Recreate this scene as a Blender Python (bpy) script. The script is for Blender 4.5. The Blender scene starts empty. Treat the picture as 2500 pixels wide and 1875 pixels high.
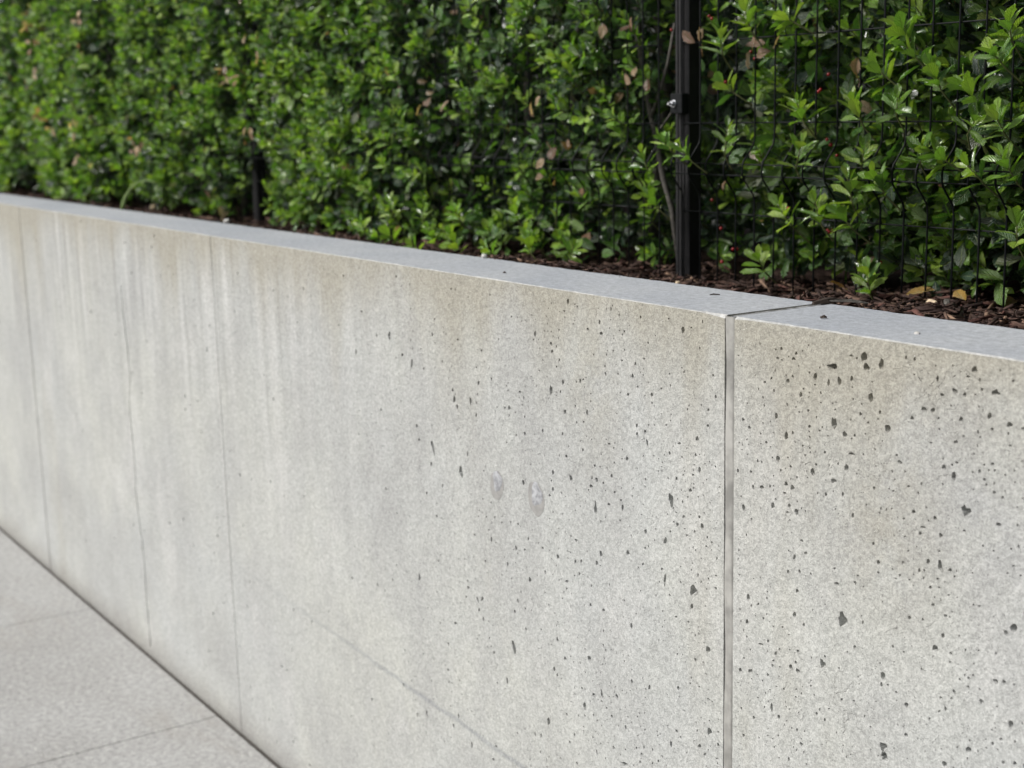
import bpy, bmesh, math, random
import numpy as np
from mathutils import Matrix, Vector
from mathutils.geometry import delaunay_2d_cdt

C = bpy.context.scene.collection
SC = bpy.context.scene
rnd = random.Random(7)
rng = np.random.default_rng(11)

# ------------------------------------------------------------------ camera, world, sun, exposure
EYE = Vector((0.0, 0.0, 1.498))
cam_d = bpy.data.cameras.new('camera')
cam = bpy.data.objects.new('camera', cam_d); C.objects.link(cam); SC.camera = cam
Rr = (0.55689228, 0.83023398, -0.02413555)
Ru = (-0.14405634, 0.12516453, 0.98162193)
Rf = (-0.81799679, 0.5431808, -0.18930363)
cam.matrix_world = Matrix(((Rr[0], Ru[0], -Rf[0], EYE.x), (Rr[1], Ru[1], -Rf[1], EYE.y),
                           (Rr[2], Ru[2], -Rf[2], EYE.z), (0, 0, 0, 1)))
cam_d.sensor_width = 36.0; cam_d.sensor_fit = 'HORIZONTAL'
cam_d.lens = 3503.2 / 2500 * 36
cam_d.clip_start = 0.02; cam_d.clip_end = 1500
cam_d.dof.use_dof = True
cam_d.dof.focus_distance = 1.98
cam_d.dof.aperture_fstop = 5.2
cam_d.dof.aperture_blades = 0

SUN_EL, SUN_AZ = math.radians(40), math.radians(212)      # azimuth clockwise from +Y: the light comes over the viewer's left shoulder
world = bpy.data.worlds.new('World'); SC.world = world; world.use_nodes = True
wt = world.node_tree; wt.nodes.clear()
sky = wt.nodes.new('ShaderNodeTexSky'); sky.sky_type = 'NISHITA'; sky.sun_disc = False
sky.sun_elevation = SUN_EL; sky.sun_rotation = SUN_AZ
sky.air_density = 1.0; sky.dust_density = 4.0; sky.ozone_density = 1.0
hs = wt.nodes.new('ShaderNodeHueSaturation'); hs.inputs['Saturation'].default_value = 0.30   # thin high overcast: a whitish sky
bg = wt.nodes.new('ShaderNodeBackground'); bg.inputs['Strength'].default_value = 0.055
wo = wt.nodes.new('ShaderNodeOutputWorld')
wt.links.new(sky.outputs[0], hs.inputs['Color']); wt.links.new(hs.outputs[0], bg.inputs['Color'])
wt.links.new(bg.outputs[0], wo.inputs['Surface'])

sun_d = bpy.data.lights.new('sun', 'SUN'); sun_d.energy = 1.5; sun_d.angle = math.radians(12); sun_d.color = (1.0, 0.975, 0.94)
sun = bpy.data.objects.new('sun', sun_d); C.objects.link(sun)
sdir = Vector((math.sin(SUN_AZ) * math.cos(SUN_EL), math.cos(SUN_AZ) * math.cos(SUN_EL), math.sin(SUN_EL)))
sun.rotation_euler = sdir.to_track_quat('Z', 'Y').to_euler(); sun.location = sdir * 20
SC.view_settings.view_transform = 'Standard'; SC.view_settings.look = 'None'
SC.view_settings.gamma = 1.0; SC.view_settings.use_curve_mapping = False
SC.view_settings.exposure = 1.08
SC.render.engine = 'CYCLES'; SC.cycles.use_denoising = True
SC.cycles.max_bounces = 8; SC.cycles.diffuse_bounces = 4

# ------------------------------------------------------------------ helpers
def link_mesh(name, me, parent=None, loc=None):
    o = bpy.data.objects.new(name, me); C.objects.link(o)
    if parent is not None:
        o.parent = parent
        o.location = (Vector(loc) if loc is not None else Vector((0, 0, 0))) - parent.location
    elif loc is not None:
        o.location = loc
    return o

def part_of_part(name, me, part, root):           # a sub-part modelled in world coordinates
    o = bpy.data.objects.new(name, me); C.objects.link(o); o.parent = part
    o.location = -(root.location + part.location)
    return o

def thing(name, loc, label, cat, group=None):
    o = bpy.data.objects.new(name, None); C.objects.link(o); o.location = loc
    o.empty_display_size = 0.05
    o['label'] = label; o['category'] = cat
    if group: o['group'] = group
    return o

def tag(o, label, cat, group=None):
    o['label'] = label; o['category'] = cat
    if group: o['group'] = group
    return o

def pymesh(name, V, F, mats, smooth=False, midx=None):
    me = bpy.data.meshes.new(name); me.from_pydata([tuple(v) for v in V], [], [tuple(f) for f in F]); 
    for m in (mats if isinstance(mats, (list, tuple)) else [mats]): me.materials.append(m)
    if midx is not None: me.polygons.foreach_set('material_index', np.asarray(midx, np.int32))
    if smooth: me.polygons.foreach_set('use_smooth', np.ones(len(me.polygons), bool))
    me.validate(); me.update()
    return me

def npmesh(name, V, Q, mat, smooth=True, tint=None, uv=None):
    """V (n,3), Q (m,4) quads; tint (n,4) per point; uv (n,2) per point"""
    me = bpy.data.meshes.new(name)
    n, m = len(V), len(Q)
    me.vertices.add(n); me.vertices.foreach_set('co', np.ascontiguousarray(V, np.float32).ravel())
    me.loops.add(m * 4); me.loops.foreach_set('vertex_index', np.ascontiguousarray(Q, np.int32).ravel())
    me.polygons.add(m); me.polygons.foreach_set('loop_start', np.arange(0, m * 4, 4, dtype=np.int32))
    if smooth: me.polygons.foreach_set('use_smooth', np.ones(m, bool))
    if tint is not None:
        a = me.attributes.new('tint', 'FLOAT_COLOR', 'POINT'); a.data.foreach_set('color', np.ascontiguousarray(tint, np.float32).ravel())
    if uv is not None:
        l = me.uv_layers.new(name='UVMap'); l.data.foreach_set('uv', np.ascontiguousarray(uv[Q.ravel()], np.float32).ravel())
    me.materials.append(mat); me.update(calc_edges=True)
    return me

def tube(pts, rad, sides=6, cap=True):
    """V, F of a tube along pts; rad a number or a list"""
    pts = [Vector(p) for p in pts]; V, F = [], []
    rads = rad if isinstance(rad, (list, tuple)) else [rad] * len(pts)
    ref = None
    for i, p in enumerate(pts):
        t = (pts[min(i + 1, len(pts) - 1)] - pts[max(i - 1, 0)]).normalized()
        if ref is None:
            ref = t.orthogonal().normalized()
        a = (ref - t * ref.dot(t)).normalized(); b = t.cross(a); ref = a
        for k in range(sides):
            an = 2 * math.pi * k / sides
            V.append(p + (a * math.cos(an) + b * math.sin(an)) * rads[i])
    for i in range(len(pts) - 1):
        for k in range(sides):
            k2 = (k + 1) % sides
            F.append((i * sides + k, i * sides + k2, (i + 1) * sides + k2, (i + 1) * sides + k))
    if cap:
        F.append(tuple(range(sides))[::-1]); F.append(tuple(range((len(pts) - 1) * sides, len(pts) * sides)))
    return V, F

def merge(parts):
    V, F = [], []
    for v, f in parts:
        o = len(V); V += list(v); F += [tuple(i + o for i in q) for q in f]
    return V, F

def box(x0, x1, y0, y1, z0, z1):
    V = [(x, y, z) for z in (z0, z1) for y in (y0, y1) for x in (x0, x1)]
    F = [(0, 2, 3, 1), (4, 5, 7, 6), (0, 1, 5, 4), (2, 6, 7, 3), (0, 4, 6, 2), (1, 3, 7, 5)]
    return V, F

def bevel_mesh(name, V, F, mat, w=0.002, seg=2):
    me = pymesh(name, V, F, mat)
    bm = bmesh.new(); bm.from_mesh(me)
    bmesh.ops.bevel(bm, geom=bm.edges[:] + bm.verts[:], offset=w, segments=seg, affect='EDGES', profile=0.5)
    bm.to_mesh(me); bm.free(); me.update()
    return me

class NT:
    def __init__(s, name):
        s.m = bpy.data.materials.new(name); s.m.use_nodes = True; s.t = s.m.node_tree; s.t.nodes.clear()
        s.out = s.n('ShaderNodeOutputMaterial'); s._P = None
    def n(s, typ, **kw):
        nd = s.t.nodes.new(typ)
        for k, v in kw.items(): setattr(nd, k, v)
        return nd
    def set(s, sock, v):
        if hasattr(v, 'is_output'): s.t.links.new(v, sock)
        elif isinstance(v, (tuple, list)): sock.default_value = tuple(v) + ((1.0,) if len(v) == 3 and len(sock.default_value) == 4 else ())
        else: sock.default_value = v
    def math(s, op, a, b=0.0, c=None, clamp=False):
        nd = s.n('ShaderNodeMath', operation=op); nd.use_clamp = clamp
        s.set(nd.inputs[0], a); s.set(nd.inputs[1], b)
        if c is not None: s.set(nd.inputs[2], c)
        return nd.outputs[0]
    def P(s):
        if s._P is None: s._P = s.n('ShaderNodeTexCoord').outputs['Object']
        return s._P
    def scaled(s, v, off=(0, 0, 0)):
        nd = s.n('ShaderNodeMapping'); s.set(nd.inputs['Vector'], s.P()); nd.inputs['Scale'].default_value = v; nd.inputs['Location'].default_value = off
        return nd.outputs[0]
    def noise(s, scale, detail=3.0, rough=0.55, vec=None, dist=0.0):
        nd = s.n('ShaderNodeTexNoise'); s.set(nd.inputs['Vector'], vec if vec is not None else s.P())
        nd.inputs['Scale'].default_value = scale; nd.inputs['Detail'].default_value = detail
        nd.inputs['Roughness'].default_value = rough; nd.inputs['Distortion'].default_value = dist
        return nd.outputs['Fac']
    def voro(s, scale, feature='F1', vec=None, rand=1.0, out='Distance'):
        nd = s.n('ShaderNodeTexVoronoi', feature=feature); s.set(nd.inputs['Vector'], vec if vec is not None else s.P())
        nd.inputs['Scale'].default_value = scale; nd.inputs['Randomness'].default_value = rand
        return nd.outputs[out]
    def ramp(s, v, a, b, lo=0.0, hi=1.0):
        nd = s.n('ShaderNodeMapRange', interpolation_type='SMOOTHSTEP'); s.set(nd.inputs[0], v)
        nd.inputs[1].default_value = a; nd.inputs[2].default_value = b; nd.inputs[3].default_value = lo; nd.inputs[4].default_value = hi
        return nd.outputs[0]
    def mix(s, f, a, b, mode='MIX'):
        nd = s.n('ShaderNodeMix', data_type='RGBA', blend_type=mode); s.set(nd.inputs[0], f); s.set(nd.inputs[6], a); s.set(nd.inputs[7], b)
        return nd.outputs[2]
    def grey(s, v):
        nd = s.n('ShaderNodeCombineColor'); [s.set(nd.inputs[i], v) for i in range(3)]
        return nd.outputs[0]
    def xyz(s):
        nd = s.n('ShaderNodeSeparateXYZ'); s.set(nd.inputs[0], s.P()); return nd.outputs
    def bump(s, h, strength=0.5, dist=0.01, normal=None):
        nd = s.n('ShaderNodeBump'); s.set(nd.inputs['Height'], h); nd.inputs['Strength'].default_value = strength; nd.inputs['Distance'].default_value = dist
        if normal is not None: s.set(nd.inputs['Normal'], normal)
        return nd.outputs[0]
    def bsdf(s, col, rough=0.8, spec=0.3, normal=None, metal=0.0):
        b = s.n('ShaderNodeBsdfPrincipled'); s.set(b.inputs['Base Color'], col); s.set(b.inputs['Roughness'], rough)
        s.set(b.inputs['Specular IOR Level'], spec); b.inputs['Metallic'].default_value = metal
        if normal is not None: s.set(b.inputs['Normal'], normal)
        s.t.links.new(b.outputs[0], s.out.inputs[0]); return b

WX = -1.396                       # the sealed joint
ZT, YW, TH = 1.222, 1.2729, 0.1781   # wall top, wall face, wall thickness
YB = YW + TH
YF = 1.8654                       # fence plane

# ------------------------------------------------------------------ materials
def mat_concrete():
    t = NT('cast concrete'); x, y, z = t.xyz()
    cloud = t.noise(1.6, 4.0, 0.6); mid = t.noise(9.0, 4.0, 0.6, t.scaled((1, 1, 0.6)))
    col = t.mix(t.ramp(cloud, 0.33, 0.68), (0.438, 0.449, 0.441), (0.474, 0.481, 0.450))
    col = t.mix(t.ramp(mid, 0.35, 0.7, 0.0, 0.6), col, (0.378, 0.381, 0.373))
    blot = t.noise(1.0, 5.0, 0.65, t.scaled((4.2, 1, 2.6), (2, 0, 5)))
    col = t.mix(t.ramp(blot, 0.47, 0.68, 0.0, 0.6), col, (0.352, 0.354, 0.347))
    col = t.mix(t.ramp(blot, 0.45, 0.30, 0.0, 0.45), col, (0.545, 0.548, 0.532))
    left = t.ramp(x, -1.9, -3.2)                                     # runs and streaks get stronger along the older stretch
    hi = t.math('POWER', 2.718, t.math('MULTIPLY', t.math('SUBTRACT', z, ZT), 3.2))
    # washed pale and dark vertical runs
    st = t.noise(1.0, 4.0, 0.65, t.scaled((17, 1, 0.9)))
    st2 = t.noise(1.0, 3.0, 0.6, t.scaled((46, 1, 1.8), (3, 0, 1)))
    run = t.math('MULTIPLY', t.math('MULTIPLY', t.ramp(st, 0.5, 0.68), hi), t.math('ADD', t.math('MULTIPLY', left, 0.95), 0.14))
    col = t.mix(run, col, (0.575, 0.58, 0.565))
    drk = t.math('MULTIPLY', t.math('MULTIPLY', t.ramp(st2, 0.52, 0.72), hi), t.math('ADD', t.math('MULTIPLY', left, 0.8), 0.12))
    col = t.mix(drk, col, (0.26, 0.26, 0.245))
    # tan algae film under the coping, with drips
    dn = t.noise(1.0, 4.0, 0.6, t.scaled((3.4, 1, 0.75), (1.3, 0, 0.2)))
    band = t.math('POWER', 2.718, t.math('MULTIPLY', t.math('SUBTRACT', z, ZT), 7.0))
    alg = t.math('ADD', dn, t.math('MULTIPLY', band, 0.44))
    alg = t.ramp(alg, 0.56, 0.90)
    def blob(cx, cz, sx, sz):
        a = t.math('POWER', t.math('DIVIDE', t.math('SUBTRACT', x, cx), sx), 2.0)
        b = t.math('POWER', t.math('DIVIDE', t.math('SUBTRACT', z, cz), sz), 2.0)
        return t.math('POWER', 2.718, t.math('MULTIPLY', t.math('ADD', a, b), -1.0))
    wob = t.noise(14.0, 4.0, 0.65)
    for (cx, cz, sx, sz, k) in ((-1.70, 1.13, 0.07, 0.15, 0.75), (-2.15, 1.17, 0.26, 0.09, 0.55), (-1.12, 1.02, 0.10, 0.13, 0.75), (-1.02, 1.14, 0.24, 0.07, 0.5), (-3.0, 1.19, 0.5, 0.06, 0.5)):
        b = t.math('MULTIPLY', blob(cx, cz, sx, sz), t.ramp(wob, 0.25, 0.62, 0.2, 1.0))
        alg = t.math('MAXIMUM', alg, t.math('MULTIPLY', b, k))
    col = t.mix(t.math('MULTIPLY', alg, 0.85), col, (0.345, 0.327, 0.272))
    # worn bluish patch on the right panel
    bl = t.math('MULTIPLY', blob(-0.98, 1.03, 0.09, 0.10), t.ramp(wob, 0.3, 0.6))
    col = t.mix(t.math('MULTIPLY', bl, 0.55), col, (0.36, 0.365, 0.37))
    # cold joint that slants across the middle panel
    ln = t.math('SUBTRACT', z, t.math('ADD', t.math('MULTIPLY', x, -0.0395), 0.3079))
    ln = t.math('ADD', ln, t.math('MULTIPLY', t.math('SUBTRACT', t.noise(16.0, 2.0), 0.5), 0.014))
    lm = t.ramp(t.math('ABSOLUTE', ln), 0.0022, 0.0075, 1.0, 0.0)
    lm = t.math('MULTIPLY', lm, t.math('MULTIPLY', t.math('MULTIPLY', t.ramp(x, -3.172, -3.168), t.ramp(x, -3.0, -2.2, 0.22, 1.0)), t.ramp(x, -1.9, -1.6, 1.0, 0.0)))
    col = t.mix(t.math('MULTIPLY', lm, 0.5), col, (0.25, 0.262, 0.275))
    # grime along the hairline seams
    for (sx_, wd_) in ((-3.170, 0.005), (-4.786, 0.014)):
        dxs = t.math('ABSOLUTE', t.math('ADD', t.math('SUBTRACT', x, sx_), t.math('MULTIPLY', t.math('SUBTRACT', t.noise(9.0, 2.0), 0.5), 0.006)))
        col = t.mix(t.math('MULTIPLY', t.ramp(dxs, 0.0, wd_, 0.42, 0.0), t.ramp(t.noise(5.0, 2.0), 0.3, 0.6, 0.45, 1.0)), col, (0.22, 0.215, 0.205))
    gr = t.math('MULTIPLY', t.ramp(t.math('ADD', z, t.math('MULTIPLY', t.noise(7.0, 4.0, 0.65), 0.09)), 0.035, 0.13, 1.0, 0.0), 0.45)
    col = t.mix(gr, col, (0.285, 0.268, 0.245))                     # brown soil tint, with contact shade at the wall foot painted in
    # map cracks
    nz = t.n('ShaderNodeTexNoise'); t.set(nz.inputs['Vector'], t.P()); nz.inputs['Scale'].default_value = 38.0; nz.inputs['Detail'].default_value = 3.0
    va = t.n('ShaderNodeVectorMath', operation='MULTIPLY_ADD'); t.set(va.inputs[0], nz.outputs['Color']); va.inputs[1].default_value = (0.035, 0.035, 0.035); t.set(va.inputs[2], t.P())
    cv = t.voro(21.0, 'DISTANCE_TO_EDGE', va.outputs[0])
    cm = t.math('MULTIPLY', t.ramp(cv, 0.004, 0.016, 1.0, 0.0), t.ramp(t.noise(8.0, 3.0), 0.54, 0.66))
    cm = t.math('MULTIPLY', cm, t.ramp(x, -1.5, -1.2))
    col = t.mix(t.math('MULTIPLY', cm, 0.2), col, (0.2, 0.19, 0.17))
    # sand grain, pinholes and bright sand
    g1 = t.noise(430.0, 3.0, 0.7); g2 = t.noise(160.0, 3.0, 0.65)
    grain = t.math('ADD', t.math('MULTIPLY', g1, 0.6), t.math('MULTIPLY', g2, 0.4))
    col = t.mix(1.0, col, t.grey(t.ramp(grain, 0.32, 0.68, 0.70, 1.26)), 'MULTIPLY')
    pin = t.ramp(t.voro(250.0), 0.10, 0.22, 1.0, 0.0)
    pin = t.math('MULTIPLY', pin, t.ramp(t.noise(60.0, 2.0), 0.5, 0.58))
    col = t.mix(t.math('MULTIPLY', pin, 0.75), col, (0.13, 0.13, 0.125))
    spk = t.math('MULTIPLY', t.ramp(t.voro(190.0, vec=t.scaled((1, 1, 1), (5, 3, 2))), 0.07, 0.15, 1.0, 0.0), t.ramp(t.noise(35.0, 1.0), 0.55, 0.62))
    col = t.mix(t.math('MULTIPLY', spk, 0.8), col, (0.78, 0.78, 0.74))
    h = t.math('SUBTRACT', t.math('ADD', t.math('MULTIPLY', g1, 0.5), t.math('MULTIPLY', g2, 0.8)), t.math('MULTIPLY', pin, 0.7))
    h = t.math('ADD', h, t.math('MULTIPLY', t.noise(30.0, 2.0), 1.2))
    h = t.math('SUBTRACT', h, t.math('MULTIPLY', cm, 0.5))
    t.bsdf(col, 0.88, 0.25, t.bump(h, 0.75, 0.0024))
    return t.m

def mat_cap(name='concrete top with painted sky tone', a=(0.355, 0.375, 0.410), b=(0.420, 0.436, 0.458)):  # bluish, darker default tones paint in the weaker sky light on top
    t = NT(name)
    col = t.mix(t.ramp(t.noise(4.0, 4.0, 0.6), 0.3, 0.7), a, b)
    g = t.math('ADD', t.math('MULTIPLY', t.noise(330.0, 3.0, 0.7), 0.5), t.math('MULTIPLY', t.noise(90.0, 3.0, 0.6), 0.5))
    col = t.mix(1.0, col, t.grey(t.ramp(g, 0.34, 0.66, 0.78, 1.22)), 'MULTIPLY')
    spk = t.math('MULTIPLY', t.ramp(t.voro(240.0), 0.08, 0.18, 1.0, 0.0), t.ramp(t.noise(50.0, 1.0), 0.52, 0.6))
    col = t.mix(t.math('MULTIPLY', spk, 0.6), col, (0.62, 0.62, 0.6))
    t.bsdf(col, 0.7, 0.3, t.bump(g, 0.35, 0.0015)); return t.m

def mat_simple(name, col, rough=0.7, spec=0.3, var=0.18, scale=60.0, bump=0.2, bdist=0.001, metal=0.0):
    t = NT(name); n = t.noise(scale, 4.0, 0.6)
    c = t.mix(1.0, col, t.grey(t.ramp(n, 0.3, 0.7, 1 - var, 1 + var)), 'MULTIPLY')
    t.bsdf(c, t.ramp(n, 0.2, 0.8, max(rough - 0.08, 0.02), min(rough + 0.08, 1)), spec, t.bump(n, bump, bdist), metal); return t.m

def mat_sidewalk():
    t = NT('broom finished paving')
    col = t.mix(t.ramp(t.noise(2.2, 4.0, 0.6), 0.3, 0.7), (0.382, 0.382, 0.374), (0.330, 0.327, 0.317))
    g1 = t.noise(260.0, 3.0, 0.7); g2 = t.noise(70.0, 3.0, 0.6)
    g = t.math('ADD', t.math('MULTIPLY', g1, 0.5), t.math('MULTIPLY', g2, 0.5))
    col = t.mix(1.0, col, t.grey(t.ramp(g, 0.34, 0.66, 0.72, 1.28)), 'MULTIPLY')
    spk = t.math('MULTIPLY', t.ramp(t.voro(80.0), 0.12, 0.28, 1.0, 0.0), t.ramp(t.noise(30.0, 1.0), 0.48, 0.58))
    col = t.mix(t.math('MULTIPLY', spk, 0.7), col, (0.66, 0.655, 0.62))
    dk = t.math('MULTIPLY', t.ramp(t.voro(70.0, vec=t.scaled((1, 1, 1), (2, 7, 1))), 0.08, 0.2, 1.0, 0.0), t.ramp(t.noise(22.0, 1.0), 0.52, 0.6))
    col = t.mix(t.math('MULTIPLY', dk, 0.5), col, (0.16, 0.15, 0.135))
    stn = t.ramp(t.noise(1.0, 4.0, 0.65, t.scaled((2.0, 6.0, 1.0))), 0.52, 0.75)
    col = t.mix(t.math('MULTIPLY', stn, 0.35), col, (0.30, 0.28, 0.25))
    t.bsdf(col, 0.85, 0.25, t.bump(g, 0.5, 0.002)); return t.m

def mat_leaf(name, bulk, pale=0.0):
    t = NT(name)
    if bulk: tint = t.n('ShaderNodeAttribute', attribute_name='tint').outputs['Color']
    else: tint = t.n('ShaderNodeObjectInfo').outputs['Color']
    uvn = t.n('ShaderNodeUVMap'); uvn.uv_map = 'UVMap'
    sp = t.n('ShaderNodeSeparateXYZ'); t.set(sp.inputs[0], uvn.outputs[0]); u, v = sp.outputs[0], sp.outputs[1]
    au = t.math('MULTIPLY', t.math('ABSOLUTE', t.math('SUBTRACT', u, 0.5)), 2.0)
    rib = t.ramp(au, 0.03, 0.12, 1.0, 0.0)
    ph = t.math('FRACT', t.math('SUBTRACT', t.math('MULTIPLY', v, 7.5), t.math('MULTIPLY', au, 2.6)))
    vein = t.ramp(t.math('ABSOLUTE', t.math('SUBTRACT', ph, 0.5)), 0.36, 0.5)
    col = t.mix(t.math('MULTIPLY', vein, 0.22), tint, t.mix(1.0, tint, (1.9, 1.8, 1.8), 'MULTIPLY'))
    col = t.mix(t.math('MULTIPLY', rib, 0.55), col, t.mix(0.75, tint, (0.30, 0.36, 0.12)))
    edge = t.ramp(au, 0.88, 1.0)
    col = t.mix(t.math('MULTIPLY', edge, 0.35), col, t.mix(0.6, tint, (0.28, 0.33, 0.10)))
    mot = t.noise(55.0, 3.0, 0.6)
    col = t.mix(1.0, col, t.grey(t.ramp(mot, 0.3, 0.7, 0.8, 1.2)), 'MULTIPLY')
    geo = t.n('ShaderNodeNewGeometry').outputs['Backfacing']
    col = t.mix(t.math('MULTIPLY', geo, 0.5), col, t.mix(1.0, tint, (1.8, 1.6, 1.9), 'MULTIPLY'))
    h = t.math('SUBTRACT', t.math('MULTIPLY', t.math('ABSOLUTE', t.math('SUBTRACT', ph, 0.5)), -1.0), t.math('MULTIPLY', rib, 0.8))
    h = t.math('ADD', h, t.math('MULTIPLY', mot, 0.5))
    nrm = t.bump(h, 0.9, 0.0035)
    b = t.bsdf(col, t.math('ADD', t.math('MULTIPLY', geo, 0.3), t.ramp(mot, 0.3, 0.7, 0.22, 0.36)), 0.9, nrm)
    b.inputs['Coat Weight'].default_value = 0.40; b.inputs['Coat Roughness'].default_value = 0.13; t.set(b.inputs['Coat Normal'], t.bump(h, 0.5, 0.003))
    tr = t.n('ShaderNodeBsdfTranslucent'); t.set(tr.inputs[0], t.mix(1.0, col, (1.5, 1.7, 0.7), 'MULTIPLY')); t.set(tr.inputs['Normal'], nrm)
    mx = t.n('ShaderNodeMixShader'); mx.inputs[0].default_value = 0.22
    t.t.links.new(b.outputs[0], mx.inputs[1]); t.t.links.new(tr.outputs[0], mx.inputs[2]); t.t.links.new(mx.outputs[0], t.out.inputs[0])
    return t.m

def mat_tint(name, rough=0.85, spec=0.25, scale=120.0, stretch=None):
    t = NT(name); tint = t.n('ShaderNodeAttribute', attribute_name='tint').outputs['Color']
    n = t.noise(scale, 4.0, 0.65)
    c = t.mix(1.0, tint, t.grey(t.ramp(n, 0.3, 0.7, 0.55, 1.45)), 'MULTIPLY')
    t.bsdf(c, rough, spec, t.bump(n, 0.6, 0.002)); return t.m

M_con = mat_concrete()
M_cap = mat_cap()
M_edge = mat_cap('worn concrete edge', (0.40, 0.405, 0.395), (0.47, 0.47, 0.455))
M_seal = mat_simple('joint sealant', (0.315, 0.310, 0.292), 0.7, 0.3, 0.28, 26.0, 0.25, 0.002)
M_sealtop = mat_simple('weathered joint sealant', (0.235, 0.238, 0.24), 0.75, 0.25, 0.45, 120.0, 0.6, 0.002)
M_grout = mat_simple('smooth grout', (0.345, 0.352, 0.368), 0.8, 0.25, 0.3, 120.0, 0.6, 0.003)
M_grout_ring = mat_simple('damp grout ring', (0.300, 0.296, 0.286), 0.7, 0.3, 0.12, 90.0, 0.3, 0.002)
M_walk = mat_sidewalk()
M_filler = mat_simple('dark joint filler', (0.10, 0.092, 0.085), 0.9, 0.15, 0.3, 90.0, 0.5, 0.003)
M_asph = mat_simple('asphalt', (0.05, 0.05, 0.052), 0.9, 0.2, 0.3, 40.0, 0.4, 0.004)
M_soil = mat_simple('dark soil', (0.035, 0.023, 0.018), 0.95, 0.1, 0.4, 60.0, 1.0, 0.01)
M_terr = mat_simple('planted ground', (0.05, 0.055, 0.03), 0.95, 0.1, 0.4, 3.0, 0.6, 0.02)
M_chip = mat_tint('shredded bark')
M_black = mat_simple('black powder coat', (0.006, 0.007, 0.008), 0.5, 0.18, 0.12, 300.0, 0.08, 0.0005)
M_blackp = mat_simple('dusty black powder coat', (0.016, 0.0155, 0.017), 0.5, 0.25, 0.22, 80.0, 0.12, 0.0006)
M_steel = mat_simple('zinc bolt', (0.55, 0.56, 0.58), 0.35, 0.5, 0.2, 200.0, 0.2, 0.0006, 0.9)
M_bark = mat_simple('grey bark', (0.10, 0.092, 0.082), 0.85, 0.25, 0.35, 90.0, 0.7, 0.004)
M_twig = mat_simple('green twig', (0.12, 0.13, 0.05), 0.65, 0.35, 0.3, 60.0, 0.3, 0.001)
M_berry = mat_simple('red berry', (0.20, 0.007, 0.008), 0.25, 0.5, 0.3, 40.0, 0.05, 0.001)
M_leaf_one = mat_leaf('holly leaf', False)
M_leaf_bulk = mat_leaf('holly foliage', True)
M_pebble = mat_simple('pale stone', (0.5, 0.49, 0.46), 0.7, 0.3, 0.2, 120.0, 0.4, 0.001)
M_palewood = mat_simple('pale split wood', (0.50, 0.40, 0.28), 0.8, 0.25, 0.25, 150.0, 0.5, 0.001)
M_darkwood = mat_simple('dark wet wood', (0.045, 0.034, 0.028), 0.8, 0.25, 0.35, 150.0, 0.6, 0.001)
M_grass = mat_simple('pale grass blade', (0.24, 0.34, 0.12), 0.5, 0.35, 0.15, 60.0, 0.15, 0.0006)

# ------------------------------------------------------------------ setting: ground, sidewalk, bed
def sheet(name, x0, x1, y0, y1, z, m):
    o = link_mesh(name, pymesh(name, [(x0, y0, z), (x1, y0, z), (x1, y1, z), (x0, y1, z)], [(0, 1, 2, 3)], m)); o['kind'] = 'structure'; return o
sheet('street', -600, 600, -600, 600, -0.16, M_asph)
sheet('ground', -600, 600, 3.2, 600, 1.12, M_terr)

walk = bpy.data.objects.new('sidewalk', None); C.objects.link(walk); walk.location = (-2.8, -0.4, 0); walk['kind'] = 'structure'
JX = [-9.29, -8.285, -7.28, -6.28, -5.28, -4.279, -3.273, -2.268, -1.262, -0.257, 0.748, 1.75, 2.75]
g = 0.0011
for i in range(len(JX) - 1):
    x0, x1 = JX[i] + g, JX[i + 1] - g
    V, F = box(x0, x1, -2.4, YW - 0.022, -0.12, 0.0)
    me = bevel_mesh('paving_slab', V, F, M_walk, 0.0014, 1)
    link_mesh('paving_slab', me, walk, (0, 0, 0))
V, F = box(-9.3, 2.76, -2.39, YW - 0.001, -0.15, -0.014)
link_mesh('joint_filler', pymesh('joint_filler', V, F, M_filler), walk, (0, 0, 0))
V, F = box(-9.3, 2.76, -2.56, -2.405, -0.159, -0.004)
link_mesh('kerb', bevel_mesh('kerb', V, F, M_walk, 0.01, 2), walk, (0, 0, 0))

# mulch bed
def bedz(x, y):
    x = np.asarray(x, float); y = np.asarray(y, float)
    s = np.clip((y - YB) / 0.36, 0, 1)
    z = 1.200 - (0.040 + 0.014 * np.clip((-x - 1.6) / 0.5, 0, 1)) * s * s * (3 - 2 * s)
    z = z + 0.006 * np.sin(x * 7.1 + y * 3) + 0.005 * np.sin(x * 17.3 - y * 11) + 0.004 * np.sin(x * 31 + y * 23) 
    z = z + 0.02 * np.clip((y - 1.95) / 0.5, 0, 1)
    return z
nx, ny = 520, 36
gx = np.linspace(-10.5, 1.5, nx); gy = np.concatenate([np.linspace(YB + 0.001, 2.2, ny - 6), np.linspace(2.3, 3.4, 6)])
GX, GY = np.meshgrid(gx, gy, indexing='ij'); GZ = bedz(GX, GY) + rng.normal(0, 0.0025, GX.shape) - 0.006
V = np.stack([GX, GY, GZ], -1).reshape(-1, 3)
I = np.arange(nx * ny).reshape(nx, ny)
Q = np.stack([I[:-1, :-1], I[1:, :-1], I[1:, 1:], I[:-1, 1:]], -1).reshape(-1, 4)
bed = link_mesh('mulch_bed', npmesh('mulch_bed', V, Q, M_soil)); bed['kind'] = 'structure'

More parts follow.
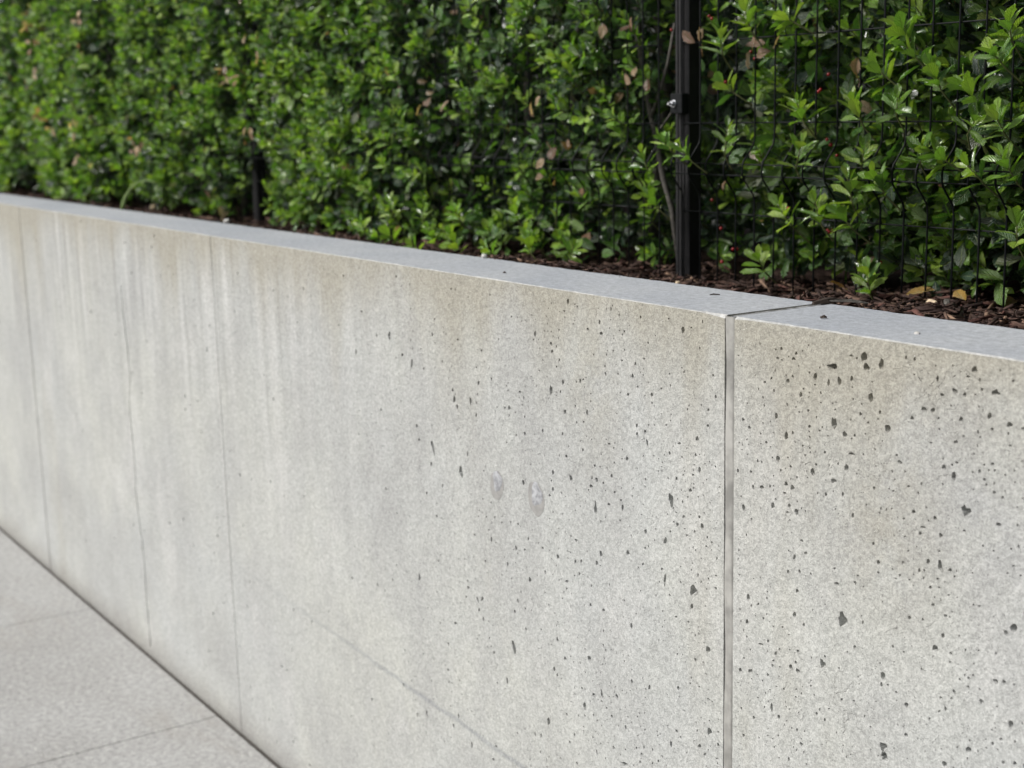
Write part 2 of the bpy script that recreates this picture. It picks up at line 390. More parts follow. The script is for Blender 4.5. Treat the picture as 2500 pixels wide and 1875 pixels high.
# ------------------------------------------------------------------ concrete wall
PITS = [(-1.4898, 1.1924, 8.0, 10.8),(-1.5198, 1.2047, 4.5, 2.9),(-1.4726, 1.1974, 4.3, 3.3),(-1.2123, 1.1785, 15.6, 12.8),(-1.1621, 1.1978, 12.4, 12.4),(-1.158, 1.1859, 10.7, 10.4),(-1.1353, 1.1927, 7.3, 15.3),(-1.1502, 1.1506, 8.8, 12.5),(-1.2407, 1.1627, 7.3, 9.7),(-1.2006, 1.1631, 6.2, 12.7),(-1.2077, 1.1094, 8.5, 17.2),(-1.1231, 1.1176, 10.4, 10.3),(-1.3076, 1.1021, 6.2, 10.2),(-1.3062, 1.1773, 5.6, 4.0),(-1.2738, 1.1877, 4.8, 5.5),(-1.2874, 1.1505, 6.1, 7.8),(-1.182, 1.1963, 6.9, 3.8),(-1.099, 1.2051, 3.5, 5.0),(-1.0864, 1.2051, 4.0, 5.0),(-1.0112, 1.1954, 5.8, 3.8),(-0.9742, 1.1826, 13.3, 7.6),(-0.9548, 1.1506, 8.3, 7.9),(-1.0189, 1.1465, 7.0, 5.5),(-1.1787, 1.0764, 10.5, 5.1),(-1.1036, 1.0807, 9.8, 4.9),(-1.2425, 1.0415, 8.3, 10.0),(-1.3326, 1.0025, 10.6, 5.8),(-1.4976, 1.031, 7.4, 4.5),(-1.4381, 1.0665, 7.0, 4.8),(-1.4226, 1.1096, 4.5, 5.9),(-1.4375, 1.0889, 4.6, 4.8),(-1.5366, 1.1037, 5.3, 4.0),(-1.1356, 1.1352, 4.2, 5.2),(-1.0222, 1.0961, 5.2, 3.9),(-1.0285, 1.0921, 3.8, 3.2),(-0.9749, 1.1038, 5.4, 4.2),(-0.9843, 1.0844, 4.5, 3.9),(-1.2515, 1.1184, 4.1, 4.4),(-1.0877, 1.136, 6.0, 5.3),(-1.1742, 1.2119, 4.3, 5.8),(-0.9528, 1.199, 3.9, 3.0),(-1.1869, 0.863, 19.8, 16.9),(-1.0433, 0.8699, 10.0, 10.5),(-1.2192, 0.7946, 13.2, 11.6),(-0.9587, 0.8577, 7.9, 7.4),(-1.1206, 0.8113, 8.3, 10.6),(-1.0401, 0.9703, 8.0, 15.0),(-1.0265, 0.9692, 6.0, 6.3),(-1.007, 1.0433, 12.6, 14.9),(-0.9383, 0.9263, 10.6, 11.3),(-0.9477, 0.9177, 5.6, 9.5),(-1.1177, 0.7205, 14.7, 10.8),(-1.1146, 0.7086, 13.1, 12.9),(-1.1053, 0.7067, 8.8, 10.7),(-0.9769, 0.8277, 6.3, 7.1),(-1.2702, 0.8454, 7.2, 9.0),(-1.1321, 0.9516, 6.7, 6.2),(-1.2664, 0.8787, 5.9, 6.3),(-1.0332, 0.8889, 6.1, 6.4),(-1.2755, 0.7718, 7.2, 10.3),(-1.2628, 0.7707, 8.4, 7.7),(-1.3104, 0.7041, 5.6, 12.2),(-1.0835, 0.7866, 6.5, 7.9),(-1.3711, 0.7366, 7.3, 7.7),(-1.2633, 0.7975, 6.0, 5.9),(-1.0139, 0.8261, 7.9, 5.2),(-1.0244, 0.7337, 8.1, 7.4),(-1.2537, 0.8367, 5.0, 5.8),(-0.929, 0.771, 6.0, 5.4),(-1.3311, 0.7857, 11.4, 5.1),(-1.2624, 0.906, 3.8, 6.7),(-1.2722, 0.9228, 4.2, 8.4),(-1.0669, 1.0105, 10.6, 3.2),(-1.45, 0.9224, 6.9, 10.1),(-1.4375, 0.7454, 10.5, 11.8),(-1.4355, 0.6716, 9.8, 4.5),(-1.4336, 0.6246, 10.6, 12.6),(-1.132, 0.9387, 4.4, 3.7),(-1.0213, 0.8709, 5.1, 4.0),(-1.1063, 0.853, 4.6, 5.0),(-1.0841, 0.9425, 3.5, 2.8),(-1.063, 1.0353, 3.4, 2.8),(-1.0533, 0.9417, 5.3, 4.4),(-0.9921, 0.9374, 5.0, 2.9),(-0.9459, 1.0145, 3.4, 3.0),(-0.9951, 0.8496, 5.0, 3.6),(-1.0627, 0.8994, 4.4, 4.5),(-1.1124, 0.8018, 4.6, 3.8),(-1.0993, 0.7971, 4.1, 3.4),(-1.2852, 0.9793, 4.8, 3.5),(-1.291, 1.0035, 6.6, 4.0),(-1.2025, 0.9256, 3.9, 3.4),(-1.2628, 0.6894, 4.2, 6.0),(-1.2773, 0.6429, 4.3, 6.6),(-0.9798, 0.8417, 3.1, 2.8),(-1.0897, 0.8513, 3.5, 3.7),(-1.9299, 0.5946, 10.3, 28.8),(-2.0425, 0.6493, 5.5, 12.5),(-2.0276, 0.6551, 5.5, 13.7),(-2.2469, 0.6364, 8.9, 15.0),(-1.6946, 0.8937, 7.6, 19.9),(-1.5162, 0.9457, 12.4, 19.6),(-1.6156, 0.8419, 10.4, 9.3),(-1.5295, 0.8822, 7.4, 12.5),(-1.4679, 0.8239, 16.3, 19.7),(-1.4715, 0.7995, 7.1, 9.4),(-1.6822, 0.8239, 8.4, 11.2),(-1.6931, 0.8064, 7.7, 8.6),(-1.5306, 0.8231, 5.6, 18.9),(-1.6776, 0.7349, 7.2, 7.0),(-1.6092, 0.7301, 5.6, 10.6),(-1.716, 0.6438, 10.5, 11.2),(-1.7813, 0.623, 8.3, 7.5),(-1.4372, 0.7455, 10.5, 10.3),(-1.8321, 0.4966, 10.7, 14.3),(-1.6847, 0.5954, 5.6, 16.2),(-1.6466, 0.6043, 7.5, 9.3),(-1.7308, 0.5599, 6.3, 16.0),(-2.238, 0.3662, 8.3, 13.2),(-2.2751, 0.3513, 5.9, 9.9),(-1.6296, 0.4986, 20.8, 8.3),(-1.9544, 0.5279, 4.7, 15.5),(-1.9433, 0.7406, 6.2, 7.7),(-2.0471, 0.7671, 7.7, 4.3),(-1.8777, 0.7302, 7.4, 11.1),(-1.5048, 0.5986, 9.0, 5.7),(-1.518, 0.5741, 6.4, 10.0),(-1.6998, 0.492, 4.0, 9.4),(-1.855, 0.4631, 4.4, 10.0),(-1.8722, 0.4597, 4.0, 10.0),(-2.0775, 0.3633, 5.8, 12.6),(-1.575, 0.8597, 5.4, 4.6),(-1.5372, 0.8377, 6.0, 5.0),(-1.7496, 0.7946, 6.2, 7.7),(-1.7341, 0.7992, 5.3, 7.1),(-1.8385, 0.7945, 5.7, 5.7),(-1.5675, 0.6459, 5.5, 9.5),(-2.3257, 1.0859, 10.9, 16.5),(-2.245, 1.0447, 8.0, 17.1),(-2.0854, 0.8733, 13.4, 21.9),(-2.1795, 0.8994, 9.5, 25.0),(-2.1876, 0.8668, 6.0, 10.7),(-2.4312, 1.1204, 8.2, 5.9),(-2.4629, 1.0385, 7.0, 11.3),(-2.0999, 1.0007, 9.0, 13.5),(-2.0907, 0.9888, 6.7, 9.0),(-2.0468, 1.0061, 7.0, 15.3),(-2.3748, 1.0801, 6.0, 9.0),(-1.8068, 1.0611, 7.7, 16.6),(-1.7126, 1.0404, 5.1, 10.9),(-1.7083, 1.1688, 5.4, 5.6),(-1.4913, 1.1924, 8.0, 10.4),(-1.7293, 1.0869, 5.6, 7.3),(-1.8016, 1.1233, 7.2, 6.3),(-1.6944, 0.8963, 6.8, 20.1),(-1.5128, 0.95, 10.9, 16.1),(-1.5202, 0.9411, 8.1, 8.8),(-1.7573, 0.9281, 7.1, 12.9),(-1.5926, 1.0403, 5.8, 6.5),(-1.5691, 1.0198, 4.2, 11.8),(-1.5375, 1.1039, 5.9, 3.8),(-1.6584, 1.0009, 6.5, 4.6),(-1.497, 1.031, 6.4, 4.3),(-2.228, 0.9045, 11.0, 5.7),(-1.6277, 0.9098, 6.0, 11.9),(-2.5011, 1.1836, 5.7, 8.6),(-1.6197, 1.1753, 5.4, 4.4),(-1.7, 1.2087, 5.0, 5.5),(-1.6507, 1.205, 4.0, 6.9),(-2.15, 0.8341, 4.7, 9.4),(-2.0614, 0.9093, 4.4, 10.2),(-1.7775, 0.9952, 4.5, 6.4),(-1.832, 0.991, 4.7, 7.1),(-1.8901, 0.894, 8.8, 10.2)]

def wob_poly(cx, cz, rx, rz, n, jag, r):
    ph = [r.uniform(0, 6.28) for _ in range(3)]
    tilt = r.gauss(0, 0.22)
    out = []
    for k in range(n):
        a = 2 * math.pi * k / n
        f = 1 + jag * (0.5 * math.sin(2 * a + ph[0]) + 0.45 * math.sin(3 * a + ph[1]) + 0.35 * math.sin(5 * a + ph[2])) + r.uniform(-jag, jag) * 0.35
        px, pz = rx * f * math.cos(a), rz * f * math.sin(a)
        out.append((cx + px * math.cos(tilt) - pz * math.sin(tilt), cz + px * math.sin(tilt) + pz * math.cos(tilt)))
    return out

def wall_panel_mesh(x0, x1, nrand, rlo, rhi, seed, cracks=(), z0=-0.13, dens=None):
    r = random.Random(seed)
    V, F, MI = [], [], []
    holes = []                                                     # (polygon, depth)
    grid = {}
    def free(cx, cz, rad):
        gx_, gz_ = int(cx / 0.03), int(cz / 0.03)
        for i in range(gx_ - 2, gx_ + 3):
            for j in range(gz_ - 2, gz_ + 3):
                for (a, b, c) in grid.get((i, j), ()):
                    if (a - cx) ** 2 + (b - cz) ** 2 < (c + rad + 0.0012) ** 2: return False
        return True
    def put(cx, cz, rad): grid.setdefault((int(cx / 0.03), int(cz / 0.03)), []).append((cx, cz, rad))
    for poly in cracks:
        holes.append((poly, 0.006, None))
        for (px, pz) in poly: put(px, pz, 0.004)
    for (cx, cz) in ((-1.968, 0.880), (-1.852, 0.882)):
        if x0 < cx < x1:
            for dz in (-0.02, -0.008, 0.008, 0.02): put(cx, cz + dz, 0.026)
    for (cx, cz, w, h) in PITS:
        if not (x0 + 0.012 < cx < x1 - 0.012 and cz < ZT - 0.014): continue
        rx, rz = w / 2000 * 0.92, h / 2000 * 0.95
        rad = max(rx, rz)
        if not free(cx, cz, (rx + rz) * 0.42): continue
        put(cx, cz, (rx + rz) * 0.5)
        n = 9 if rad < 0.006 else 14
        holes.append((wob_poly(cx, cz, rx, rz, n, 0.36 if rad > 0.006 else 0.20, r), min(1.35 * min(rx, rz) + 0.002, 0.011), r.uniform(-0.3, 0.3)))
    for _ in range(nrand):
        cx = r.uniform(x0 + 0.008, x1 - 0.008); cz = r.uniform(0.03, ZT - 0.012)
        if dens and r.random() > dens(cx, cz): continue
        rad = min(rlo * (1 - r.random()) ** (-1 / 2.7), rhi)
        el = r.uniform(0.9, 1.7) if r.random() < 0.7 else r.uniform(0.7, 1.0)
        rx, rz = rad / math.sqrt(el), rad * math.sqrt(el)
        if not free(cx, cz, max(rx, rz) * 1.25): continue
        put(cx, cz, max(rx, rz) * 1.25)
        holes.append((wob_poly(cx, cz, rx, rz, 7 if rad < 0.0022 else 10, 0.20, r), r.uniform(1.0, 2.1) * min(rx, rz) + 0.0006, r.uniform(-0.25, 0.25)))
    # boundary with a nibbled upper edge
    n = max(8, int((x1 - x0) / 0.007)); cut = []; 
    w = 0.0
    for i in range(n + 1):
        w = 0.7 * w + r.gauss(0, 0.0010)
        cut.append(max(0.0008, 0.0022 + w + (r.uniform(0.001, 0.005) if r.random() < 0.06 else 0)))
    xs = [x0 + (x1 - x0) * i / n for i in range(n + 1)]
    bpts = [(x0, z0), (x1, z0)] + [(xs[i], ZT - cut[i]) for i in range(n, -1, -1)]
    verts2 = [Vector(p) for p in bpts]; nb = len(bpts)
    edges = [(i, (i + 1) % nb) for i in range(nb)]
    faces_in, spans = [], []
    for (poly, d, sh) in holes:
        s = len(verts2); verts2 += [Vector(p) for p in poly]; m_ = len(poly)
        edges += [(s + k, s + (k + 1) % m_) for k in range(m_)]
        faces_in.append([s + k for k in range(m_)]); spans.append((s, m_))
    ov, oe, of, o_v, o_e, o_f = delaunay_2d_cdt(verts2, edges, faces_in, 1, 1e-6, True)
    remap = {}
    for i, src in enumerate(o_v):
        for s_ in src: remap[s_] = i
    V = [(p.x, YW, p.y) for p in ov]
    for f, src in zip(of, o_f):
        if src: continue
        F.append(tuple(f)); MI.append(0)
    nface = len(F)
    for (poly, d, sh), (s, m_) in zip(holes, spans):
        rim = [remap[s + k] for k in range(m_)]
        cx = sum(p[0] for p in poly) / m_; cz = sum(p[1] for p in poly) / m_
        if sh is None:                                              # a crack: straight walls and a floor
            inner = []
            for p in poly: inner.append(len(V)); V.append((p[0], YW + d, p[1]))
            for k in range(m_):
                k2 = (k + 1) % m_; F.append((rim[k], rim[k2], inner[k2], inner[k])); MI.append(0)
            L = m_ // 2
            for k in range(L - 1):
                F.append((inner[k], inner[k + 1], inner[m_ - 2 - k], inner[m_ - 1 - k])); MI.append(0)
            continue
        prev = rim
        for (sc_, dp) in ((0.86, 0.55), (0.5, 1.0)):
            cur = []
            for p in poly:
                jit = 1 + r.uniform(-0.14, 0.14)
                cur.append(len(V)); V.append((cx + (p[0] - cx) * sc_ * jit, YW + d * dp * r.uniform(0.8, 1.15), cz + (p[1] - cz) * sc_ * jit + 0.1 * d))
            for k in range(m_):
                k2 = (k + 1) % m_; F.append((prev[k], prev[k2], cur[k2], cur[k])); MI.append(0)
            prev = cur
        c = len(V); V.append((cx, YW + d * r.uniform(0.7, 1.1), cz + 0.1 * d))
        for k in range(m_): F.append((prev[k], prev[(k + 1) % m_], c)); MI.append(0)
    # chamfer, top, back, ends
    tops = [remap[nb - 1 - i] for i in range(n + 1)]               # ordered from x0 to x1
    cs, tb, bb = [], [], []
    for i in range(n + 1):
        cs.append(len(V)); V.append((xs[i], YW + 0.0014 + cut[i] * r.uniform(0.6, 1.3), ZT))
    wv = 0.0
    for i in range(n + 1):
        wv = 0.8 * wv + r.gauss(0, 0.0008)
        tb.append(len(V)); V.append((xs[i], YB + wv, ZT - 0.0005))
    for i in range(n + 1): bb.append(len(V)); V.append((xs[i], YB, ZT - 0.25))
    for i in range(n):
        F.append((tops[i], tops[i + 1], cs[i + 1], cs[i])); MI.append(2)
        F.append((cs[i], cs[i + 1], tb[i + 1], tb[i])); MI.append(1)
        F.append((tb[i], tb[i + 1], bb[i + 1], bb[i])); MI.append(0)
    a0, a1 = remap[0], remap[1]
    l0 = len(V); V.append((x0, YB, z0)); l1 = len(V); V.append((x1, YB, z0))
    F.append((a0, tops[0], cs[0], tb[0], bb[0], l0)); MI.append(0)
    F.append((a1, l1, bb[-1], tb[-1], cs[-1], tops[-1])); MI.append(0)
    F.append(tuple([l0] + bb + [l1])); MI.append(0)
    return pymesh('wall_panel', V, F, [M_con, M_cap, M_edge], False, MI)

def crack_poly(x_of, z_lo, z_hi, step, w, r):
    zs = []; z = z_lo
    while z < z_hi: zs.append(z); z += step
    a = [(x_of(z) + w * r.uniform(0.3, 0.8), z) for z in zs]; b = [(x_of(z) - w * r.uniform(0.3, 0.8), z) for z in zs]
    return a + b[::-1]
rc = random.Random(5); off = {}
def crack_x(z):
    k = round(z, 4)
    if k not in off:
        off[k] = -3.826 + 0.010 * math.sin(z * 9) + 0.006 * math.sin(z * 23 + 1) + rc.gauss(0, 0.0018) + 0.012 * (0.6 - z)
    return off[k]
crack = crack_poly(crack_x, 0.012, 1.05, 0.022, 0.0048, rc)

wall = thing('concrete_wall', (-2.6, YW + TH / 2, 0), 'long low cast concrete retaining wall with pitted stained face below the hedge', 'wall')
near = lambda x, z: 1.0
def clus(x, z):
    n = math.sin(x * 13 + 2 * math.sin(z * 9)) + math.sin(z * 17 - 3 * math.sin(x * 7)) + math.sin(x * 31 + z * 23)
    return min(1, max(0.12, 0.55 + 0.33 * n))
near = lambda x, z: clus(x, z)
mid_d = lambda x, z: clus(x, z) * (0.14 + 0.86 * min(1, max(0, (x + 2.45) / 0.9)))
S = 0.0014
SPECS = [(-1.3865, 1.0, 11000, 0.00124, 0.0042, 21, (), near), (-3.1684, -1.4055, 8500, 0.00120, 0.0038, 22, (), mid_d),
         (-4.7835, -3.1708, 420, 0.0013, 0.0045, 23, (crack,), None), (-9.0, -4.7885, 500, 0.0013, 0.0045, 24, (), None)]
LBL = {0: 'heavily pitted panel right of the sealed joint', 3: 'far panel with dark runs'}
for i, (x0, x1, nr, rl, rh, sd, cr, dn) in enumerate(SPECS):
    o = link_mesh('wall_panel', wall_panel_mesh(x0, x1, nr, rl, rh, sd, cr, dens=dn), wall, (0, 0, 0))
    if i in LBL: o['label'] = LBL[i]
# sealant in the open joint: front bead, top strip
JL, JR = -1.4055, -1.3865
V, F = [], []
zs = np.linspace(-0.13, ZT - 0.0012, 90)
prof = [(JL - 0.001, 0.0105), (JL + 0.0006, 0.0016), (JL + 0.0020, 0.0009), (JL + 0.0060, 0.0006), (JR - 0.0065, 0.0007), (JR - 0.003, 0.0012), (JR - 0.0008, 0.0034), (JR + 0.001, 0.0095)]
for i, z in enumerate(zs):
    jx = 0.0006 * math.sin(z * 19) + rc.gauss(0, 0.00018)
    for (x, d) in prof: V.append((x + jx, YW + d + 0.0007 * math.sin(z * 31 + x * 400) + rc.gauss(0, 0.0001), z))
m_ = len(prof)
for i in range(len(zs) - 1):
    for k in range(m_ - 1): F.append((i * m_ + k, i * m_ + k + 1, (i + 1) * m_ + k + 1, (i + 1) * m_ + k))
link_mesh('joint_sealant', pymesh('joint_sealant', V, F, M_seal, True), wall, (0, 0, 0))
V, F = [], []
ys = np.linspace(YW + 0.0012, YB + 0.01, 40)
prof = [(JL - 0.001, -0.0034), (JL + 0.003, -0.0016), (JL + 0.010, -0.0010), (JR - 0.003, -0.0016), (JR + 0.001, -0.0034)]
for y in ys:
    for (x, d) in prof: V.append((x + 0.0005 * math.sin(y * 60), y, ZT + d + rc.gauss(0, 0.00035)))
m_ = len(prof)
for i in range(len(ys) - 1):
    for k in range(m_ - 1): F.append((i * m_ + k, i * m_ + k + 1, (i + 1) * m_ + k + 1, (i + 1) * m_ + k))
o = link_mesh('joint_sealant', pymesh('joint_sealant', V, F, M_sealtop, True), wall, (0, 0, 0)); o['label'] = 'dark weathered sealant across the wall top'
# smooth grout plugs over two tie holes, each with a damp ring
for (cx, cz, rx, rz, q) in ((-1.968, 0.880, 0.0135, 0.0175, 1), (-1.852, 0.8815, 0.0150, 0.0195, 2)):
    r = random.Random(q)
    V, F = [], []; N = 26
    ring = [1 + 0.13 * math.sin(3 * 2 * math.pi * k / N + q) + 0.05 * math.sin(5 * 2 * math.pi * k / N) + r.uniform(-0.03, 0.03) for k in range(N)]
    lv = ((1.0, 0.0003), (0.92, 0.0007), (0.7, 0.0008), (0.45, 0.0007), (0.2, 0.0008))
    for (s_, h_) in lv:
        for k in range(N):
            a = 2 * math.pi * k / N
            V.append((cx + rx * s_ * ring[k] * math.cos(a), YW - h_ - r.uniform(0, 0.0005), cz + rz * s_ * ring[k] * math.sin(a)))
    for i in range(len(lv) - 1):
        for k in range(N):
            k2 = (k + 1) % N; F.append((i * N + k, i * N + k2, (i + 1) * N + k2, (i + 1) * N + k))
    V.append((cx, YW - 0.0013, cz)); c = len(V) - 1
    for k in range(N): F.append(((len(lv) - 1) * N + k, (len(lv) - 1) * N + (k + 1) % N, c))
    pl = link_mesh('grout_plug', pymesh('grout_plug', V, F, M_grout, True), wall, (0, 0, 0))
    V, F = [], []
    for (s_, h_) in ((1.0, 0.0003), (0.7, 0.0006), (0.35, 0.0006)):
        for k in range(N):
            a = 2 * math.pi * k / N; f = 1.42 + 0.14 * math.sin(2 * a + q) + 0.06 * math.sin(5 * a + q) + r.uniform(-0.04, 0.04) if s_ == 1.0 else 1.25
            V.append((cx - 0.0025 + rx * s_ * f * math.cos(a), YW - h_, cz - 0.0055 + rz * s_ * f * (1.0 if math.sin(a) > 0 else 1.22) * math.sin(a)))
    for i in range(2):
        for k in range(N):
            k2 = (k + 1) % N; F.append((i * N + k, i * N + k2, (i + 1) * N + k2, (i + 1) * N + k))
    part_of_part('damp_ring', pymesh('damp_ring', V, F, M_grout_ring, True), pl, wall)

# ------------------------------------------------------------------ fence
fence = thing('wire_fence', (-3.5, YF, 1.17), 'black welded wire mesh fence with creased wires running through the hedge', 'fence')
CR = 0.030
def zE(d): return EYE.z + d
zc0, zc1 = zE(-0.1138), zE(-0.1345)
zmid = (zc0 + zc1) / 2
prof = [(2.30, 0), (2.0, 0), (1.75, 0), (1.52, 0), (zmid + 0.062, 0), (zmid + 0.054, -0.001), (zmid + 0.046, -0.0035), (zmid + 0.016, -CR + 0.002), (zmid + 0.008, -CR - 0.0005), (zmid, -CR - 0.001), (zmid - 0.008, -CR - 0.0005),
        (zmid - 0.016, -CR + 0.002), (zmid - 0.046, -0.0035), (zmid - 0.054, -0.001), (zmid - 0.062, 0), (1.25, 0), (1.10, 0)]
V, F = tube([(0, dy, z - 1.17) for z, dy in prof], 0.0017, 6)
ME_V = pymesh('vertical_wire', V, F, M_black, True)
HZ = [(0.1138 + 0.1524 * k, 0.0) for k in range(5)] + [(-0.0386, 0.0), (-0.1138, -CR), (-0.1345, -CR), (-0.2087, 0.0), (-0.361, 0.0)]
def fence_panel(xs, note=None):
    p = bpy.data.objects.new('fence_panel', None); C.objects.link(p); p.parent = fence; p.location = (xs[0] - fence.location.x, 0, 0)
    p.empty_display_size = 0.05
    for x in xs:
        w = bpy.data.objects.new('vertical_wire', ME_V); C.objects.link(w); w.parent = p; w.location = (x - xs[0] + rnd.gauss(0, 0.0006), 0, 0)
    L = xs[-1] - xs[0]; me_cache = {}
    s = 0.006 if L > 0 else -0.006
    for d, dy in HZ:
        n = 10; V, F = tube([(-s + (L + 2 * s) * i / n, 0, 0) for i in range(n + 1)], 0.00145, 6)
        if 'm' not in me_cache: me_cache['m'] = pymesh('horizontal_wire', V, F, M_black, True)
        w = bpy.data.objects.new('horizontal_wire', me_cache['m']); C.objects.link(w); w.parent = p
        w.location = (0, dy + 0.0037, zE(d) - 1.17)
    return p
SPC = 0.0508
fence_panel([-2.1825 + SPC * i for i in range(0, 38)])
fence_panel([-0.235 + SPC * i for i in range(0, 14)])
fence_panel([-2.254 - SPC * i for i in range(0, 40)])
fence_panel([-4.318 - SPC * i for i in range(0, 40)])
fence_panel([-6.378 - SPC * i for i in range(0, 40)])
# posts: fluted black tube
def post_mesh():
    w, dep = 0.040, 0.033; y0 = 0.0
    pr = [(-w / 2, dep), (-w / 2, y0 + 0.002)]
    for k in range(4):
        a = -w / 2 + 0.002 + k * 0.0095
        pr += [(a, y0), (a + 0.0062, y0), (a + 0.0072, y0 + 0.0035), (a + 0.0088, y0 + 0.0035)] if k < 3 else [(a, y0), (a + 0.0065, y0)]
    pr += [(w / 2, y0 + 0.002), (w / 2, dep)]
    V, F = [], []; n = len(pr)
    for z in (1.10, 2.34):
        for (x, y) in pr: V.append((x, y, z - 1.17))
    for k in range(n): F.append((k, (k + 1) % n, n + (k + 1) % n, n + k))
    V.append((0, dep / 2, 2.34 - 1.17)); c = len(V) - 1
    for k in range(n): F.append((n + k, n + (k + 1) % n, c))
    return pymesh('fence_post', V, F, M_blackp)
ME_POST = post_mesh()
ME_CLAMP = bevel_mesh('clamp', *box(-0.0175, 0.0175, -0.014, 0.004, -0.0195, 0.0195), M_black, 0.0015, 1)
bparts = []
for (y0, y1, ra) in ((-0.0155, -0.0142, 0.0075), (-0.0215, -0.0156, 0.0058), (-0.0285, -0.0216, 0.0030)):
    N = 12 if ra != 0.0058 else 6
    bparts.append(tube([(0, y0, 0), (0, y1, 0)], ra, N))
V, F = merge(bparts); ME_BOLT = pymesh('bolt', V, F, M_steel)
for px in (-2.1935, -4.266, -6.33, -8.38, -0.285):
    p = bpy.data.objects.new('fence_post', ME_POST); C.objects.link(p); p.parent = fence
    p.location = (px - fence.location.x, 1.8715 - YF, 0)
    for zc in (1.4975, 1.98):
        c = bpy.data.objects.new('clamp', ME_CLAMP); C.objects.link(c); c.parent = p; c.location = (0.004, -0.004, zc - 1.17)
        b = bpy.data.objects.new('bolt', ME_BOLT); C.objects.link(b); b.parent = p; b.location = (-0.002, -0.004, zc - 1.17)

# ------------------------------------------------------------------ leaves
def leaf_template(kind, nu, nv, seed):
    """unit leaf along +Y, adaxial side +Z; returns V (n,3), Q (m,4), UV (n,2)"""
    r = random.Random(seed)
    us = np.linspace(-1, 1, nu)
    vs = np.linspace(0, 1, nv)
    Wd = r.uniform(0.22, 0.28) if kind == 'spiny' else r.uniform(0.24, 0.29)
    fold, curl, rec = r.uniform(0.25, 0.65), r.uniform(0.15, 0.45), r.uniform(-0.10, 0.16)
    twist = r.uniform(-0.35, 0.35); side = r.uniform(-0.06, 0.06); ph = r.uniform(0, 6)
    pw = r.uniform(1.1, 1.4) if kind == 'spiny' else r.uniform(1.3, 1.65)
    sp = {}
    if kind == 'spiny':
        for k in range(nv):
            if nv >= 9 and k in (nv - 3, nv - 5) : sp[k] = r.uniform(0.01, 0.055) if r.random() < 0.5 else 0.0
            elif nv < 9 and k == nv - 3 and nv > 5: sp[k] = r.uniform(0.0, 0.04)
    V, UV = [], []
    for k, v in enumerate(vs):
        w = Wd * max(math.sin(math.pi * min(1, max(0, v)) ** pw), 0.0) ** (0.64 if kind == 'spiny' else 0.58)
        if kind == 'spiny': w *= 1 - 0.25 * max(0, v - 0.8) / 0.2
        if v == 0: w = 0.018
        if v == 1: w = 0.008
        for u in us:
            e = abs(u)
            ww = w + (sp.get(k, 0) if e == 1 else 0)
            if (k - 1 in sp or k + 1 in sp) and e == 1: ww *= 0.95
            x = u * ww
            yy = v * 1.0 + (0.45 * sp.get(k, 0) if e == 1 else 0)
            z = fold * abs(x) - curl * (x / Wd) ** 4 * Wd * 0.6 - rec * v * v + 0.03 * math.sin(6 * v + ph) * u
            x += side * math.sin(math.pi * v)
            z += twist * x * v
            V.append((x, yy, z)); UV.append(((u + 1) / 2, v))
    I = np.arange(nu * nv).reshape(nv, nu)
    Q = np.stack([I[:-1, :-1], I[:-1, 1:], I[1:, 1:], I[1:, :-1]], -1).reshape(-1, 4)
    return np.array(V, np.float32), Q.astype(np.int32), np.array(UV, np.float32)

NVAR = 8
T_HI = {k: [leaf_template(k, 5, 10, 100 + i) for i in range(NVAR)] for k in ('spiny', 'round')}
T_LO = {'spiny': [leaf_template('spiny', 3, 7, 100 + i) for i in range(NVAR)], 'round': [leaf_template('round', 3, 5, 100 + i) for i in range(NVAR)]}
ME_LEAF = {}
for kd in ('spiny', 'round'):
    ME_LEAF[kd] = []
    for i in range(NVAR):
        v, q, uv = T_HI[kd][i]
        ME_LEAF[kd].append(npmesh('leaf', v, q, M_leaf_one, True, None, uv))

def norm(a): return a / np.maximum(np.linalg.norm(a, axis=-1, keepdims=True), 1e-9)

def vnoise(x, z, seed):
    r = np.random.default_rng(seed); s = np.zeros_like(x)
    for k in range(7):
        f = r.uniform(3.5, 15); a = r.uniform(0, 6.28); p = r.uniform(0, 6.28)
        s = s + np.sin(f * (x * math.cos(a) + z * math.sin(a)) + p) * (5 / (f + 3))
    return s / 2.2

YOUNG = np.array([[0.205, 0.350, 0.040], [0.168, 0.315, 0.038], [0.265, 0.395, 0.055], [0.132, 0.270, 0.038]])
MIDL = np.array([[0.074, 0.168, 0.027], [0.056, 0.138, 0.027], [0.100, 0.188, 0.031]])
OLD = np.array([[0.016, 0.046, 0.020], [0.020, 0.055, 0.026], [0.030, 0.058, 0.022], [0.120, 0.145, 0.075]])  # last, paler tone paints a grayish sheen into some old leaves
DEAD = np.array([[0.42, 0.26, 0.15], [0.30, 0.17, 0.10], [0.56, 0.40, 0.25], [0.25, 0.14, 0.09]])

def frames(d, n):
    """columns side, direction, normal"""
    d = norm(d); n = norm(n - d * np.sum(n * d, -1, keepdims=True)); s = np.cross(d, n)
    return np.stack([s, d, n], -1)

def screen(P):
    q = (P - np.array(EYE)) @ np.array([Rr, Ru, Rf]).T
    z = np.maximum(q[..., 2], 1e-3)
    return 512 + 1434.9 * q[..., 0] / z, 384 - 1434.9 * q[..., 1] / z, q[..., 2]

